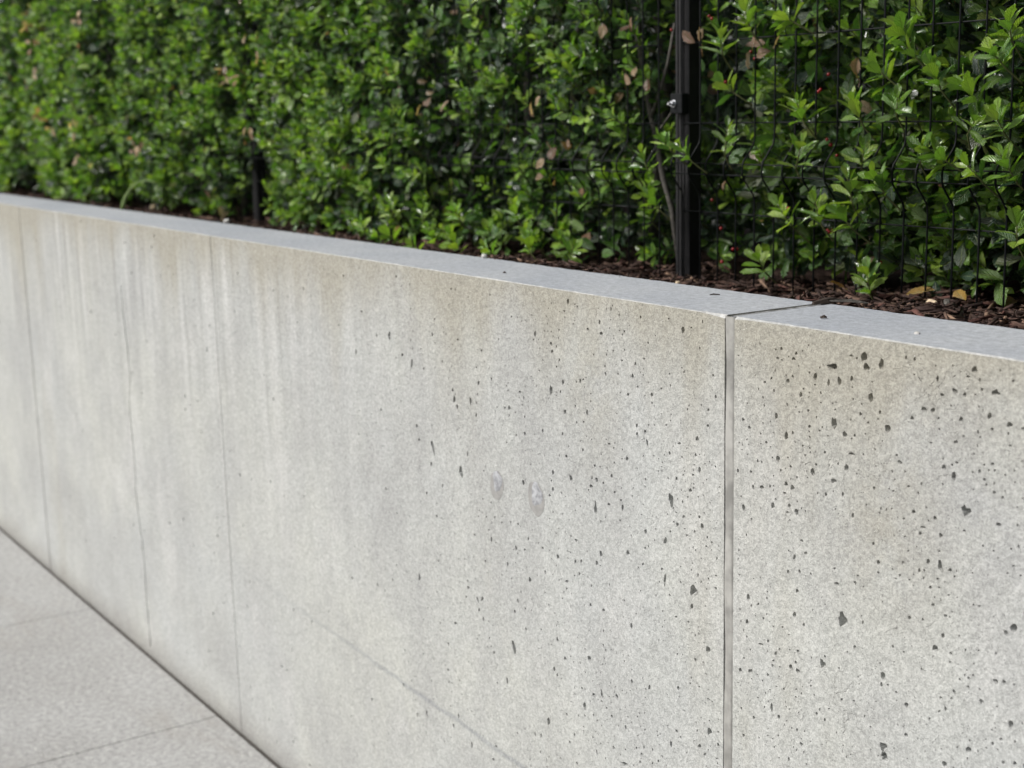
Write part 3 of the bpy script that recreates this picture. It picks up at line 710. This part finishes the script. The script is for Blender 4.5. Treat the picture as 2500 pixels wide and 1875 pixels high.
def shrub(name, x0, x1, label, kind, base_y, amp, seed, shoots, inner, size, ztop=2.34, floor=1.2, dead_pts=(), berry_pts=(), branches=(), edge0=0.10, edge1=0.10, bare=0.35, near_post=0.0, sprigs=(), core=3600, foot_k=0.13, low_k=-0.02):
    r = np.random.default_rng(seed)
    root = thing(name, ((x0 + x1) / 2, 1.98, 1.165), label, 'shrub', 'holly shrubs of the hedge behind the wall')
    area = (x1 - x0) * (ztop - floor)
    cxm = (x0 + x1) / 2
    def front(x, z):
        y = base_y - amp * vnoise(x, z, seed)
        foot = np.clip((1.34 - z) / 0.11, 0, 1)
        y = y + (0.05 + foot_k * foot) * np.exp(-((x - x0) / edge0) ** 2) + (0.05 + (0.20 if seed == 304 else 0.13) * np.maximum(foot, near_post)) * np.exp(-((x - x1) / edge1) ** 2)
        low = np.clip((floor + 0.16 - z) / 0.16, 0, 1)
        y = y + low ** 1.5 * (low_k + 0.06 * vnoise(x * 1.7, z * 0, seed + 5))
        return y
    P, D, N, L, TI, VAR, LAY = [], [], [], [], [], [], []
    stems = []
    # --- leafy shoots
    ns = int(area * shoots)
    sx = r.uniform(x0, x1, ns); sz = floor + (ztop - floor) * r.uniform(0, 1, ns)
    patch = vnoise(sx * 1.2, sz * 1.2, seed + 9)
    keep = (r.uniform(0, 1, ns) < np.clip(0.85 + 0.75 * patch, bare - 0.1, 1)); sx, sz = sx[keep], sz[keep]
    sy = front(sx, sz) + np.abs(r.normal(0, 0.035, len(sx))) + 0.02
    sy = sy + 0.03; sz = sz - 0.02; nrand = len(sx)
    if len(sprigs):
        sg = np.array(sprigs); sx = np.concatenate([sx, sg[:, 0]]); sy = np.concatenate([sy, sg[:, 1]]); sz = np.concatenate([sz, sg[:, 2] - 0.03])
    for i in range(len(sx)):
        d = np.array([r.normal(0, 0.42), -0.72 + r.normal(0, 0.25), 0.80 + r.normal(0, 0.38)]); d /= np.linalg.norm(d)
        Ls = r.uniform(0.028, 0.07); n = int(r.integers(7, 12))
        if i >= nrand:
            d = np.array([r.normal(-0.1, 0.5), -0.35 + r.normal(0, 0.15), 0.85]); d /= np.linalg.norm(d); Ls = r.uniform(0.032, 0.055); n = int(r.integers(9, 13))
        o = np.array([sx[i], sy[i], sz[i]])
        ref = np.cross(d, [0.3, 0.2, 1.0]); ref /= np.linalg.norm(ref); ref2 = np.cross(d, ref)
        k = np.arange(n); t = k / (n - 1)
        az = k * 2.4 + r.uniform(0, 6.28) + r.normal(0, 0.25, n)
        rad = np.cos(az)[:, None] * ref + np.sin(az)[:, None] * ref2
        ang = np.radians(76 - 60 * t + r.normal(0, 8, n))[:, None]
        p = o + d * (Ls * (0.02 + 0.98 * t))[:, None] + rad * 0.002
        dd = np.cos(ang) * d + np.sin(ang) * rad
        nn = -np.cos(ang) * rad + np.sin(ang) * d + np.array([0, -0.12, 0.30])
        ln = size * (1.05 - 0.45 * t ** 2) * r.uniform(0.78, 1.15, n)
        young = r.uniform(0, 1) if i < nrand else r.uniform(0.45, 0.95)
        for q in range(n):
            a = young * 0.75 + 0.35 * t[q] + r.normal(0, 0.10)
            if a > 0.46: c = YOUNG[r.integers(0, 4)]
            elif a > 0.18: c = MIDL[r.integers(0, 3)]
            else: c = OLD[r.integers(0, 3)]
            TI.append(c * r.uniform(0.85, 1.18))
        P.append(p); D.append(dd); N.append(nn); L.append(ln); VAR.append(r.integers(0, NVAR, n)); LAY.append(np.zeros(n))
        stems.append((o - d * 0.02 + np.array([0, 0.02, -0.008]), o, o + d * Ls))
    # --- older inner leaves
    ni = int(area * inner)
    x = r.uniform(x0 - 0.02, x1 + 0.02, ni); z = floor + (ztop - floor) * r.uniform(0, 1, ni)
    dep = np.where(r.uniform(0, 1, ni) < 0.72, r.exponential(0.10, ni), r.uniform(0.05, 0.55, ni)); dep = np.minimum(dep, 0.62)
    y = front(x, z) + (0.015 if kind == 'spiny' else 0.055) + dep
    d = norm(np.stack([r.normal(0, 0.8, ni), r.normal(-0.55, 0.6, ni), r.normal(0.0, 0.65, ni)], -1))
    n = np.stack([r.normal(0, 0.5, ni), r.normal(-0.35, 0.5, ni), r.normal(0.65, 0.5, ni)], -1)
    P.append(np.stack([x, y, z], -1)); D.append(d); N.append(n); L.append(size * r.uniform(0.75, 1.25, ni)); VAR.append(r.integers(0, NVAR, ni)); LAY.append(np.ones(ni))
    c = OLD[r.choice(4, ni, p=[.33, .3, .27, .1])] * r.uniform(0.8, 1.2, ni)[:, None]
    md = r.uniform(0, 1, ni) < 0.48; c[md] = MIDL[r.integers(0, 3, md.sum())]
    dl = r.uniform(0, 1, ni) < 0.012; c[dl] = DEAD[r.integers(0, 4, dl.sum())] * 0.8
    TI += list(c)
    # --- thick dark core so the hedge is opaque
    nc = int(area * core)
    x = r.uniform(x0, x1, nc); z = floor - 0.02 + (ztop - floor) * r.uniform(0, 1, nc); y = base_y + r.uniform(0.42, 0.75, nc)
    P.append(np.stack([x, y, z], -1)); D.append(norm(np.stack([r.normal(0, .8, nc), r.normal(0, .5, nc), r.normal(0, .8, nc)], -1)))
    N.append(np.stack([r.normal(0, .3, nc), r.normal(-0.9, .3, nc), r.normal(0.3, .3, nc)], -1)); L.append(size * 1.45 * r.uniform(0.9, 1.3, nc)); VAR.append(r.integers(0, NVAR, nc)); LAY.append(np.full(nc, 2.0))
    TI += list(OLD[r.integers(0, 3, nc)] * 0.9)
    P = np.concatenate(P); D = np.concatenate(D); N = np.concatenate(N); L = np.concatenate(L); VAR = np.concatenate(VAR); LAY = np.concatenate(LAY); TI = np.array(TI)
    TI = TI * (1.0 if kind == 'spiny' else 1.22)
    ok = (P[:, 2] > floor - 0.03) & ~((P[:, 0] > -2.225) & (P[:, 0] < -2.10) & (P[:, 1] > 1.845) & (P[:, 1] < 1.99) & (vnoise(P[:, 0] * 2, P[:, 2] * 2.2, 77) < 0.55)) \
         & ~((P[:, 0] > -2.17) & (P[:, 0] < -2.095) & (P[:, 1] > 1.9) & (LAY < 2) & (P[:, 2] > 1.35))
    P, D, N, L, VAR, LAY, TI = P[ok], D[ok], N[ok], L[ok], VAR[ok], LAY[ok], TI[ok]
    FR = frames(D, N)
    # --- the 300 leaves that show largest become parts of their own
    sam = np.array([[0, .5, 0], [0.12, .3, 0], [-0.12, .3, 0], [0.1, .75, 0], [-.1, .75, 0], [0, .12, 0], [0, .92, 0]])
    S = P[:, None, :] + np.einsum('lij,kj->lki', FR, sam) * L[:, None, None]
    u, v, w = screen(S)
    inside = (u > 0) & (u < 1024) & (v > 0) & (v < 768) & (w > 0.3)
    ui = np.clip(u / 4, 0, 255).astype(int); vi = np.clip(v / 4, 0, 191).astype(int)
    zb = np.full((192, 256), 1e9); np.minimum.at(zb, (vi[inside], ui[inside]), w[inside])
    vis = (inside & (w < zb[vi, ui] + 0.006)).sum(1)
    view = norm(P - np.array(EYE)); face = np.abs(np.sum(FR[:, :, 2] * view, -1))
    score = vis * (L / w[:, 0]) ** 2 * (0.15 + face)
    order = np.argsort(-score); nshow = int(min(300, (score > 0).sum()))
    pick = order[:nshow]; rest = order[nshow:]
    for i in pick:
        o = bpy.data.objects.new('leaf', ME_LEAF[kind][VAR[i]]); C.objects.link(o); o.parent = root
        m = Matrix(FR[i].tolist()).to_4x4() @ Matrix.Scale(float(L[i]), 4); m.translation = Vector(P[i]) - root.location
        o.matrix_local = m; o.color = (*TI[i].tolist(), 1)
    # --- everything else is one mass of foliage
    VV, QQ, UU, CC = [], [], [], []; off_ = 0
    for k in range(NVAR):
        ids = rest[VAR[rest] == k]
        if len(ids) == 0: continue
        tv, tq, tu = T_LO[kind][k]
        W = P[ids][:, None, :] + np.einsum('lij,kj->lki', FR[ids], tv) * L[ids][:, None, None]
        VV.append(W.reshape(-1, 3) - np.array(root.location)); nvt = len(tv)
        QQ.append((tq[None] + (np.arange(len(ids)) * nvt)[:, None, None] + off_).reshape(-1, 4)); off_ += nvt * len(ids)
        UU.append(np.tile(tu, (len(ids), 1))); CC.append(np.repeat(np.concatenate([TI[ids], np.ones((len(ids), 1))], 1), nvt, 0))
    fo = link_mesh('foliage', npmesh('foliage', np.concatenate(VV), np.concatenate(QQ), M_leaf_bulk, True, np.concatenate(CC), np.concatenate(UU)), root, root.location)
    fo['kind'] = 'stuff'
    # --- twigs
    parts = []
    for (a, b, c_) in stems: parts.append(tube([a, b, c_], [0.0016, 0.0014, 0.0009], 4, False))
    V, F = merge(parts)
    tw = link_mesh('twigs', pymesh('twigs', V, F, M_twig, True), root, (0, 0, 0)); tw['kind'] = 'stuff'
    # inner stems
    for b in range(3):
        bx = x0 + (x1 - x0) * (0.25 + 0.25 * b) + r.uniform(-0.08, 0.08); pts = []; px, py = bx, base_y + 0.26
        for q in range(8):
            zz = 1.10 + q * 0.15; px += r.normal(0, 0.02); py += r.normal(0, 0.015); pts.append((px, py, zz))
        V, F = tube(pts, [0.014 - 0.001 * q for q in range(8)], 7)
        link_mesh('stem', pymesh('stem', V, F, M_bark, True), root, (0, 0, 0))
    for pts, ra in branches:
        V, F = tube(pts, [ra * (1 - 0.35 * q / (len(pts) - 1)) for q in range(len(pts))], 8)
        link_mesh('branch', pymesh('branch', V, F, M_bark, True), root, (0, 0, 0))
    # dead leaves caught in the hedge
    for (px, py, pz) in dead_pts:
        for q in range(r.integers(1, 3) if px > -3.2 else r.integers(3, 6)):
            i = int(r.integers(0, NVAR)); o = bpy.data.objects.new('dead_leaf', ME_LEAF[kind][i]); C.objects.link(o); o.parent = root
            dd = np.array([[r.normal(0, .7), r.normal(-.2, .4), r.normal(-.2, .8)]]); nn = np.array([[r.normal(0, .4), -0.9, r.normal(.3, .4)]])
            m = Matrix(frames(dd, nn)[0].tolist()).to_4x4() @ Matrix.Scale(size * r.uniform(0.6, 0.95), 4)
            yy = min(py, float(front(np.array([px]), np.array([pz]))[0]) + (-0.05 if px > -3.2 else -0.125))
            m.translation = Vector((px + r.normal(0, .012), yy + r.normal(0, .008), pz + r.normal(0, .012))) - root.location
            o.matrix_local = m; o.color = (*(DEAD[r.integers(0, 4)] * (r.uniform(0.65, 1.1) if px > -3.2 else r.uniform(1.0, 1.6))).tolist(), 1); o['label'] = 'dry brown leaf'  # leaves further left get a paler colour that paints in strong light
    for (px, py, pz) in berry_pts:
        o = bpy.data.objects.new('berry', ME_BERRY); C.objects.link(o); o.parent = root
        o.location = Vector((px, py, pz)) - root.location; s_ = r.uniform(0.85, 1.15); o.scale = (s_, s_, s_)
    return root

bm = bmesh.new(); bmesh.ops.create_icosphere(bm, subdivisions=2, radius=0.0034); ME_BERRY = bpy.data.meshes.new('berry'); bm.to_mesh(ME_BERRY); bm.free()
ME_BERRY.materials.append(M_berry); ME_BERRY.polygons.foreach_set('use_smooth', np.ones(len(ME_BERRY.polygons), bool))

SPR_R = [(-2.022, 1.825, 1.61), (-1.985, 1.825, 1.54), (-1.814, 1.825, 1.488), (-1.679, 1.825, 1.483), (-1.622, 1.825, 1.554), (-1.556, 1.825, 1.575), (-1.52, 1.825, 1.537), (-1.833, 1.825, 1.411), (-1.468, 1.825, 1.47), (-1.557, 1.825, 1.422), (-1.496, 1.825, 1.423), (-1.681, 1.825, 1.415), (-1.403, 1.825, 1.568), (-1.398, 1.825, 1.469), (-1.429, 1.825, 1.392), (-1.835, 1.825, 1.305), (-1.698, 1.825, 1.349), (-1.627, 1.825, 1.371), (-1.909, 1.825, 1.223), (-1.655, 1.825, 1.203), (-2.017, 1.825, 1.431), (-1.838, 1.825, 1.658), (-1.949, 1.825, 1.651), (-1.585, 1.825, 1.617), (-1.393, 1.825, 1.605), (-1.693, 1.825, 1.309), (-1.769, 1.825, 1.314), (-1.369, 1.825, 1.308), (-1.609, 1.825, 1.499), (-1.451, 1.825, 1.517), (-1.373, 1.825, 1.398)]
SPR_P = [(-2.08, 1.8, 1.419), (-2.13, 1.8, 1.431), (-2.204, 1.8, 1.391), (-2.183, 1.8, 1.328), (-2.226, 1.8, 1.35)]
SPR_L = [(-2.42, 1.66, 1.235), (-2.50, 1.63, 1.215), (-2.56, 1.66, 1.25), (-2.63, 1.62, 1.22), (-2.70, 1.60, 1.24), (-2.78, 1.61, 1.21), (-2.86, 1.59, 1.235), (-2.95, 1.60, 1.215), (-3.02, 1.60, 1.24), (-2.68, 1.66, 1.28), (-2.83, 1.65, 1.275), (-2.97, 1.65, 1.28), (-2.37, 1.72, 1.22), (-2.52, 1.70, 1.29)]
BER = [(-2.192, 1.845, 1.637), (-2.123, 1.88, 1.659), (-2.115, 1.88, 1.654), (-2.008, 1.88, 1.588), (-1.996, 1.88, 1.575), (-1.812, 1.88, 1.541), (-1.835, 1.88, 1.512), (-1.831, 1.88, 1.515), (-1.813, 1.88, 1.429), (-1.804, 1.88, 1.42), (-1.789, 1.88, 1.402), (-2.113, 1.88, 1.312), (-2.065, 1.86, 1.261), (-1.785, 1.86, 1.27), (-1.777, 1.86, 1.272), (-1.789, 1.86, 1.273), (-2.042, 1.87, 1.222), (-2.032, 1.87, 1.222), (-2.062, 1.86, 1.197), (-2.076, 1.88, 1.535), (-1.675, 1.87, 1.224), (-1.906, 1.88, 1.305)]
DR = [(-1.919, 1.85, 1.594), (-1.984, 1.88, 1.572), (-1.966, 1.88, 1.579), (-1.726, 1.85, 1.535), (-2.057, 1.85, 1.346), (-2.117, 1.87, 1.62), (-2.143, 1.86, 1.63), (-2.15, 1.86, 1.609)]
shrub('holly_shrub', -2.10, 0.10, 'sharp glossy holly shrub right of the near post, red berries showing through bare black wires', 'spiny', 1.884, 0.030, 301, 760, 5400, 0.0400, 2.2, 1.19, DR, BER, (), 0.04, 0.1, 0.85, 0.0, SPR_R, 3600, 0.05, 0.02)
BR = [([(-2.399, 1.925, 1.695), (-2.391, 1.925, 1.627), (-2.372, 1.925, 1.543), (-2.350, 1.925, 1.468), (-2.339, 1.925, 1.434), (-2.316, 1.925, 1.350), (-2.288, 1.925, 1.284), (-2.262, 1.925, 1.158)], 0.008),
      ([(-2.346, 1.920, 1.472), (-2.315, 1.920, 1.529), (-2.291, 1.920, 1.581), (-2.277, 1.925, 1.656)], 0.0045), ([(-2.300, 1.905, 1.447), (-2.264, 1.905, 1.479), (-2.238, 1.910, 1.519)], 0.0028)]
DL1 = [(-3.0, 1.82, 1.574), (-3.013, 1.82, 1.542), (-2.998, 1.82, 1.504), (-3.035, 1.82, 1.526), (-2.52, 1.82, 1.521), (-2.526, 1.82, 1.497), (-2.481, 1.82, 1.42), (-2.452, 1.82, 1.425), (-2.52, 1.82, 1.356), (-2.514, 1.82, 1.341), (-2.313, 1.84, 1.58), (-2.291, 1.85, 1.566), (-2.342, 1.83, 1.672), (-2.312, 1.83, 1.661)]
DL2 = [(-3.966, 1.82, 1.628), (-3.899, 1.82, 1.602), (-3.714, 1.82, 1.628), (-3.788, 1.82, 1.426)]
DL3 = [(-4.657, 1.82, 1.42), (-4.601, 1.82, 1.39), (-5.168, 1.8, 1.351), (-5.136, 1.8, 1.729), (-5.186, 1.8, 1.837)]
DL4 = [(-5.65, 1.8, 1.891), (-5.673, 1.8, 1.844), (-5.675, 1.8, 1.523), (-5.623, 1.8, 1.663), (-5.503, 1.8, 1.472), (-5.371, 1.8, 1.443), (-5.6, 1.8, 1.78)]
shrub('holly_shrub', -3.08, -2.235, 'holly shrub pressed against the near post, grey branch and small bare gap beside it', 'round', 1.785, 0.045, 302, 560, 5000, 0.0345, 2.2, 1.18, DL1, (), BR, 0.07, 0.115, 0.35, 1.0, SPR_P + SPR_L)
shrub('holly_shrub', -4.22, -3.08, 'bushy green holly shrub filling the fence up to the low second post', 'round', 1.765, 0.045, 303, 560, 4600, 0.0345, 2.28, 1.18, DL2, (), (), 0.14, 0.08, foot_k=0.22)
shrub('holly_shrub', -5.32, -4.22, 'blurred holly shrub just past the second post, grass blade at its foot', 'round', 1.755, 0.045, 304, 520, 4200, 0.0355, 2.34, 1.19, DL3, (), (), 0.09, 0.15, near_post=0.0)
shrub('holly_shrub', -6.6, -5.32, 'blurred holly shrub flecked with a column of dead tan leaves', 'round', 1.745, 0.045, 305, 460, 3800, 0.041, 2.42, 1.19, DL4, (), (), 0.09, 0.1)
shrub('holly_shrub', -8.6, -6.6, 'most blurred holly shrub at the far end of the wall', 'round', 1.74, 0.045, 306, 360, 2700, 0.043, 2.5, 1.19, (), (), (), 0.1, 0.1)

# ------------------------------------------------------------------ mulch
def chips(n, x0, x1, y0, y1, lo, hi, seed):
    r = np.random.default_rng(seed)
    x = r.uniform(x0, x1, n); y = y0 + (y1 - y0) * r.uniform(0, 1, n)
    L = r.uniform(lo, hi, n) * np.where(r.uniform(0, 1, n) < 0.15, 1.7, 1.0); Wd = np.minimum(L * r.uniform(0.06, 0.24, n), 0.007); H = Wd * r.uniform(0.3, 0.8, n)
    az = r.uniform(0, 6.28, n); el = r.normal(0, 0.22, n); ro = r.normal(0, 0.6, n)
    d = np.stack([np.cos(az) * np.cos(el), np.sin(az) * np.cos(el), np.sin(el)], -1)
    s = norm(np.cross(d, np.array([0, 0, 1.0]))); u = np.cross(s, d)
    s2 = s * np.cos(ro)[:, None] + u * np.sin(ro)[:, None]; u2 = np.cross(s2, d)
    c = np.stack([x, y, bedz(x, y) + r.uniform(-0.004, 0.012, n) + 0.3 * H], -1)
    sg = [(-1, -1, -1), (1, -1, -1), (1, 1, -1), (-1, 1, -1), (-1, -1, 1), (1, -1, 1), (1, 1, 1), (-1, 1, 1)]
    V = []
    for (a, b, e) in sg:
        tp = r.uniform(0.35, 1.0, n)
        V.append(c + d * (a * L / 2 * r.uniform(0.8, 1.0, n))[:, None] + s2 * (b * Wd / 2 * tp)[:, None] + u2 * (e * H / 2 * tp)[:, None] + u2 * (0.08 * L * r.normal(0, 0.4, n))[:, None])
    V = np.stack(V, 1)
    q = np.array([(0, 3, 2, 1), (4, 5, 6, 7), (0, 1, 5, 4), (1, 2, 6, 5), (2, 3, 7, 6), (3, 0, 4, 7)])
    Q = (q[None] + (np.arange(n) * 8)[:, None, None]).reshape(-1, 4)
    pal = np.array([[0.050, 0.030, 0.024], [0.075, 0.044, 0.034], [0.035, 0.021, 0.018], [0.10, 0.062, 0.046], [0.085, 0.040, 0.032], [0.20, 0.13, 0.09]])
    col = pal[r.choice(6, n, p=[.27, .22, .22, .13, .1, .06])] * r.uniform(0.8, 1.25, n)[:, None]
    T = np.repeat(np.concatenate([col, np.ones((n, 1))], 1), 8, 0)
    return V.reshape(-1, 3), Q, T
A = chips(13500, -2.75, 0.3, YB + 0.003, 2.02, 0.010, 0.040, 1)
B = chips(8500, -7.6, -2.75, YB + 0.003, 2.0, 0.014, 0.045, 2)
V = np.concatenate([A[0], B[0]]); Q = np.concatenate([A[1], B[1] + len(A[0])]); T = np.concatenate([A[2], B[2]])
ch = link_mesh('mulch_chips', npmesh('mulch_chips', V, Q, M_chip, False, T)); ch['kind'] = 'stuff'

# ------------------------------------------------------------------ small loose things
def splinter(name, c, L, w, h, az, m, label, cat, el=0.0, seed=1, group=None):
    r = random.Random(seed); V, F = [], []; n = 6
    for i in range(n):
        t = i / (n - 1); k = (0.35 + 0.65 * math.sin(math.pi * min(0.95, max(0.08, t)))) * r.uniform(0.85, 1.15)
        x = (t - 0.5) * L; bz = r.uniform(-0.1, 0.1) * h + 0.1 * h * math.sin(3 * t)
        for a, b in ((-1, 0.1), (-0.6, 0.9), (0.5, 1.0), (1, 0.2), (0.5, 0.0), (-0.6, 0.0)): V.append((x, a * w / 2 * k, b * h * k + bz + 0.12 * h))
    for i in range(n - 1):
        for k in range(6): F.append((i * 6 + k, i * 6 + (k + 1) % 6, (i + 1) * 6 + (k + 1) % 6, (i + 1) * 6 + k))
    F.append((5, 4, 3, 2, 1, 0)); F.append(tuple((n - 1) * 6 + k for k in range(6)))
    o = link_mesh(name, pymesh(name, V, F, m)); o.location = c; o.rotation_euler = (0, el, az)
    return tag(o, label, cat, group)
splinter('wood_chip', (-1.394, 1.455, ZT - 0.0015), 0.052, 0.014, 0.008, 1.35, M_darkwood, 'dark wood chip lying over the back end of the wall-top joint', 'wood chip', 0, 3)
splinter('twig', (-1.372, 1.468, ZT + 0.001), 0.055, 0.004, 0.004, 0.75, M_bark, 'thin grey twig beside the chip at the back of the wall-top joint', 'twig', 0.05, 4)
splinter('twig', (-1.564, 1.397, ZT), 0.015, 0.0022, 0.0022, 0.95, M_darkwood, 'tiny dark twig lying flat on the wall top left of the joint', 'twig', 0, 5)
splinter('seed', (-1.296, 1.343, ZT), 0.0085, 0.0058, 0.004, 0.7, M_darkwood, 'small black seed on the wall top right of the joint', 'seed', 0, 6)
splinter('seed', (-2.025, 1.335, ZT), 0.006, 0.004, 0.003, 0.5, M_darkwood, 'small black speck of a seed on the middle of the wall top', 'seed', 0, 7)
splinter('wood_chip', (-1.992, 1.690, float(bedz(-1.992, 1.69)) + 0.012), 0.040, 0.010, 0.006, 2.5, M_palewood, 'pale split wood chip on mulch in front of the near post', 'wood chip', 0.2, 8)
splinter('wood_chip', (-1.504, 1.798, float(bedz(-1.504, 1.798)) + 0.014), 0.034, 0.010, 0.006, 2.7, M_palewood, 'pale tan wood chip on mulch between the wires at right', 'wood chip', 0.1, 9)
splinter('wood_chip', (-1.452, 1.770, float(bedz(-1.452, 1.77)) + 0.014), 0.055, 0.012, 0.008, 2.35, M_bark, 'stout grey brown wood chip pointing at the wall on the right mulch', 'wood chip', 0.15, 10)
def pebble(c, s, m, label, seed, name='pebble'):
    r = random.Random(seed); bm = bmesh.new(); bmesh.ops.create_icosphere(bm, subdivisions=2, radius=s)
    for v in bm.verts: v.co *= r.uniform(0.85, 1.12); v.co.z *= 0.7
    me = bpy.data.meshes.new(name); bm.to_mesh(me); bm.free(); me.materials.append(m)
    o = link_mesh(name, me); o.location = c; return tag(o, label, 'pebble')
pebble((-3.522, 1.462, ZT + 0.004), 0.009, M_pebble, 'white pebble on the back edge of the wall top by the second post', 1)
pebble((-2.265, 1.449, ZT + 0.003), 0.006, M_pebble, 'white pebble on the back edge of the wall top left of the near post', 2)
pebble((-1.136, 1.334, ZT + 0.0005), 0.0035, M_pebble, 'tiny white grit on the wall top at far right', 3)

def ground_leaf(c, L, az, col, label, tilt=(0.25, 0.1), kind='spiny', v=0, seed=0):
    o = bpy.data.objects.new('fallen_leaf', ME_LEAF[kind][v]); C.objects.link(o)
    o.location = c; o.rotation_euler = (tilt[0], tilt[1], az); o.scale = (L, L, L); o.color = (*col, 1)
    return tag(o, label, 'leaf')
def bz(x, y, h=0.012): return (x, y, float(bedz(x, y)) + h)
ground_leaf(bz(-1.955, 1.70, 0.010), 0.045, -1.2, (0.42, 0.20, 0.07), 'orange dry leaf lying on mulch right of the near post', (0.15, 0.2), 'round', 1)
ground_leaf(bz(-1.600, 1.850, 0.014), 0.046, -0.9, (0.36, 0.22, 0.05), 'yellow brown curled leaf on mulch left of the right-hand wires', (0.3, 0.5), 'spiny', 2)
ground_leaf(bz(-1.480, 1.850, 0.018), 0.034, 1.0, (0.46, 0.28, 0.06), 'mustard dry leaf fragment on mulch at the foot of a wire', (0.5, -0.4), 'spiny', 3)
ground_leaf(bz(-1.435, 1.885, 0.014), 0.036, 0.3, (0.22, 0.12, 0.06), 'dull brown fallen leaf at the rightmost wire foot', (0.2, 0.3), 'round', 4)
ground_leaf(bz(-1.74, 1.86, 0.016), 0.038, 1.9, (0.34, 0.19, 0.03), 'amber crumpled leaf on mulch under the low green sprig', (0.5, 0.4), 'spiny', 5)
ground_leaf(bz(-4.45, 1.83, 0.020), 0.040, 0.4, (0.62, 0.42, 0.20), 'bright tan dead leaf on mulch beside the second post', (0.9, 0.2), 'round', 6)
ground_leaf(bz(-4.37, 1.80, 0.028), 0.050, 1.7, (0.50, 0.38, 0.28), 'long beige dead leaf propped upright against the second post', (1.0, 0.3), 'round', 7)
ground_leaf(bz(-4.89, 1.75, 0.016), 0.034, 0.9, (0.50, 0.38, 0.22), 'buff dead leaf on far mulch left of the second post', (0.6, 0.2), 'round', 0)
# grass blade
pts = [(-4.377, 1.475, 1.205), (-4.362, 1.476, 1.232), (-4.335, 1.478, 1.258), (-4.292, 1.481, 1.284), (-4.235, 1.486, 1.303), (-4.175, 1.490, 1.311), (-4.120, 1.495, 1.306)]
V, F = [], []
for i, p in enumerate(pts):
    w = 0.0065 * (1 - (i / 6) ** 2.2) + 0.0006
    for k, dz in ((-1, 0.0012), (0, -0.0012), (1, 0.0012)):
        V.append((p[0] + k * w * 0.6, p[1] + k * w * 0.8, p[2] + dz + abs(k) * 0.0008))
for i in range(len(pts) - 1):
    for k in range(2): F.append((i * 3 + k, i * 3 + k + 1, (i + 1) * 3 + k + 1, (i + 1) * 3 + k))
me = pymesh('grass_blade', V, F, M_grass, True)
sol = link_mesh('grass_blade', me); tag(sol, 'single pale grass blade arching out over the back edge of the wall', 'grass')
md = sol.modifiers.new('thickness', 'SOLIDIFY'); md.thickness = 0.0008
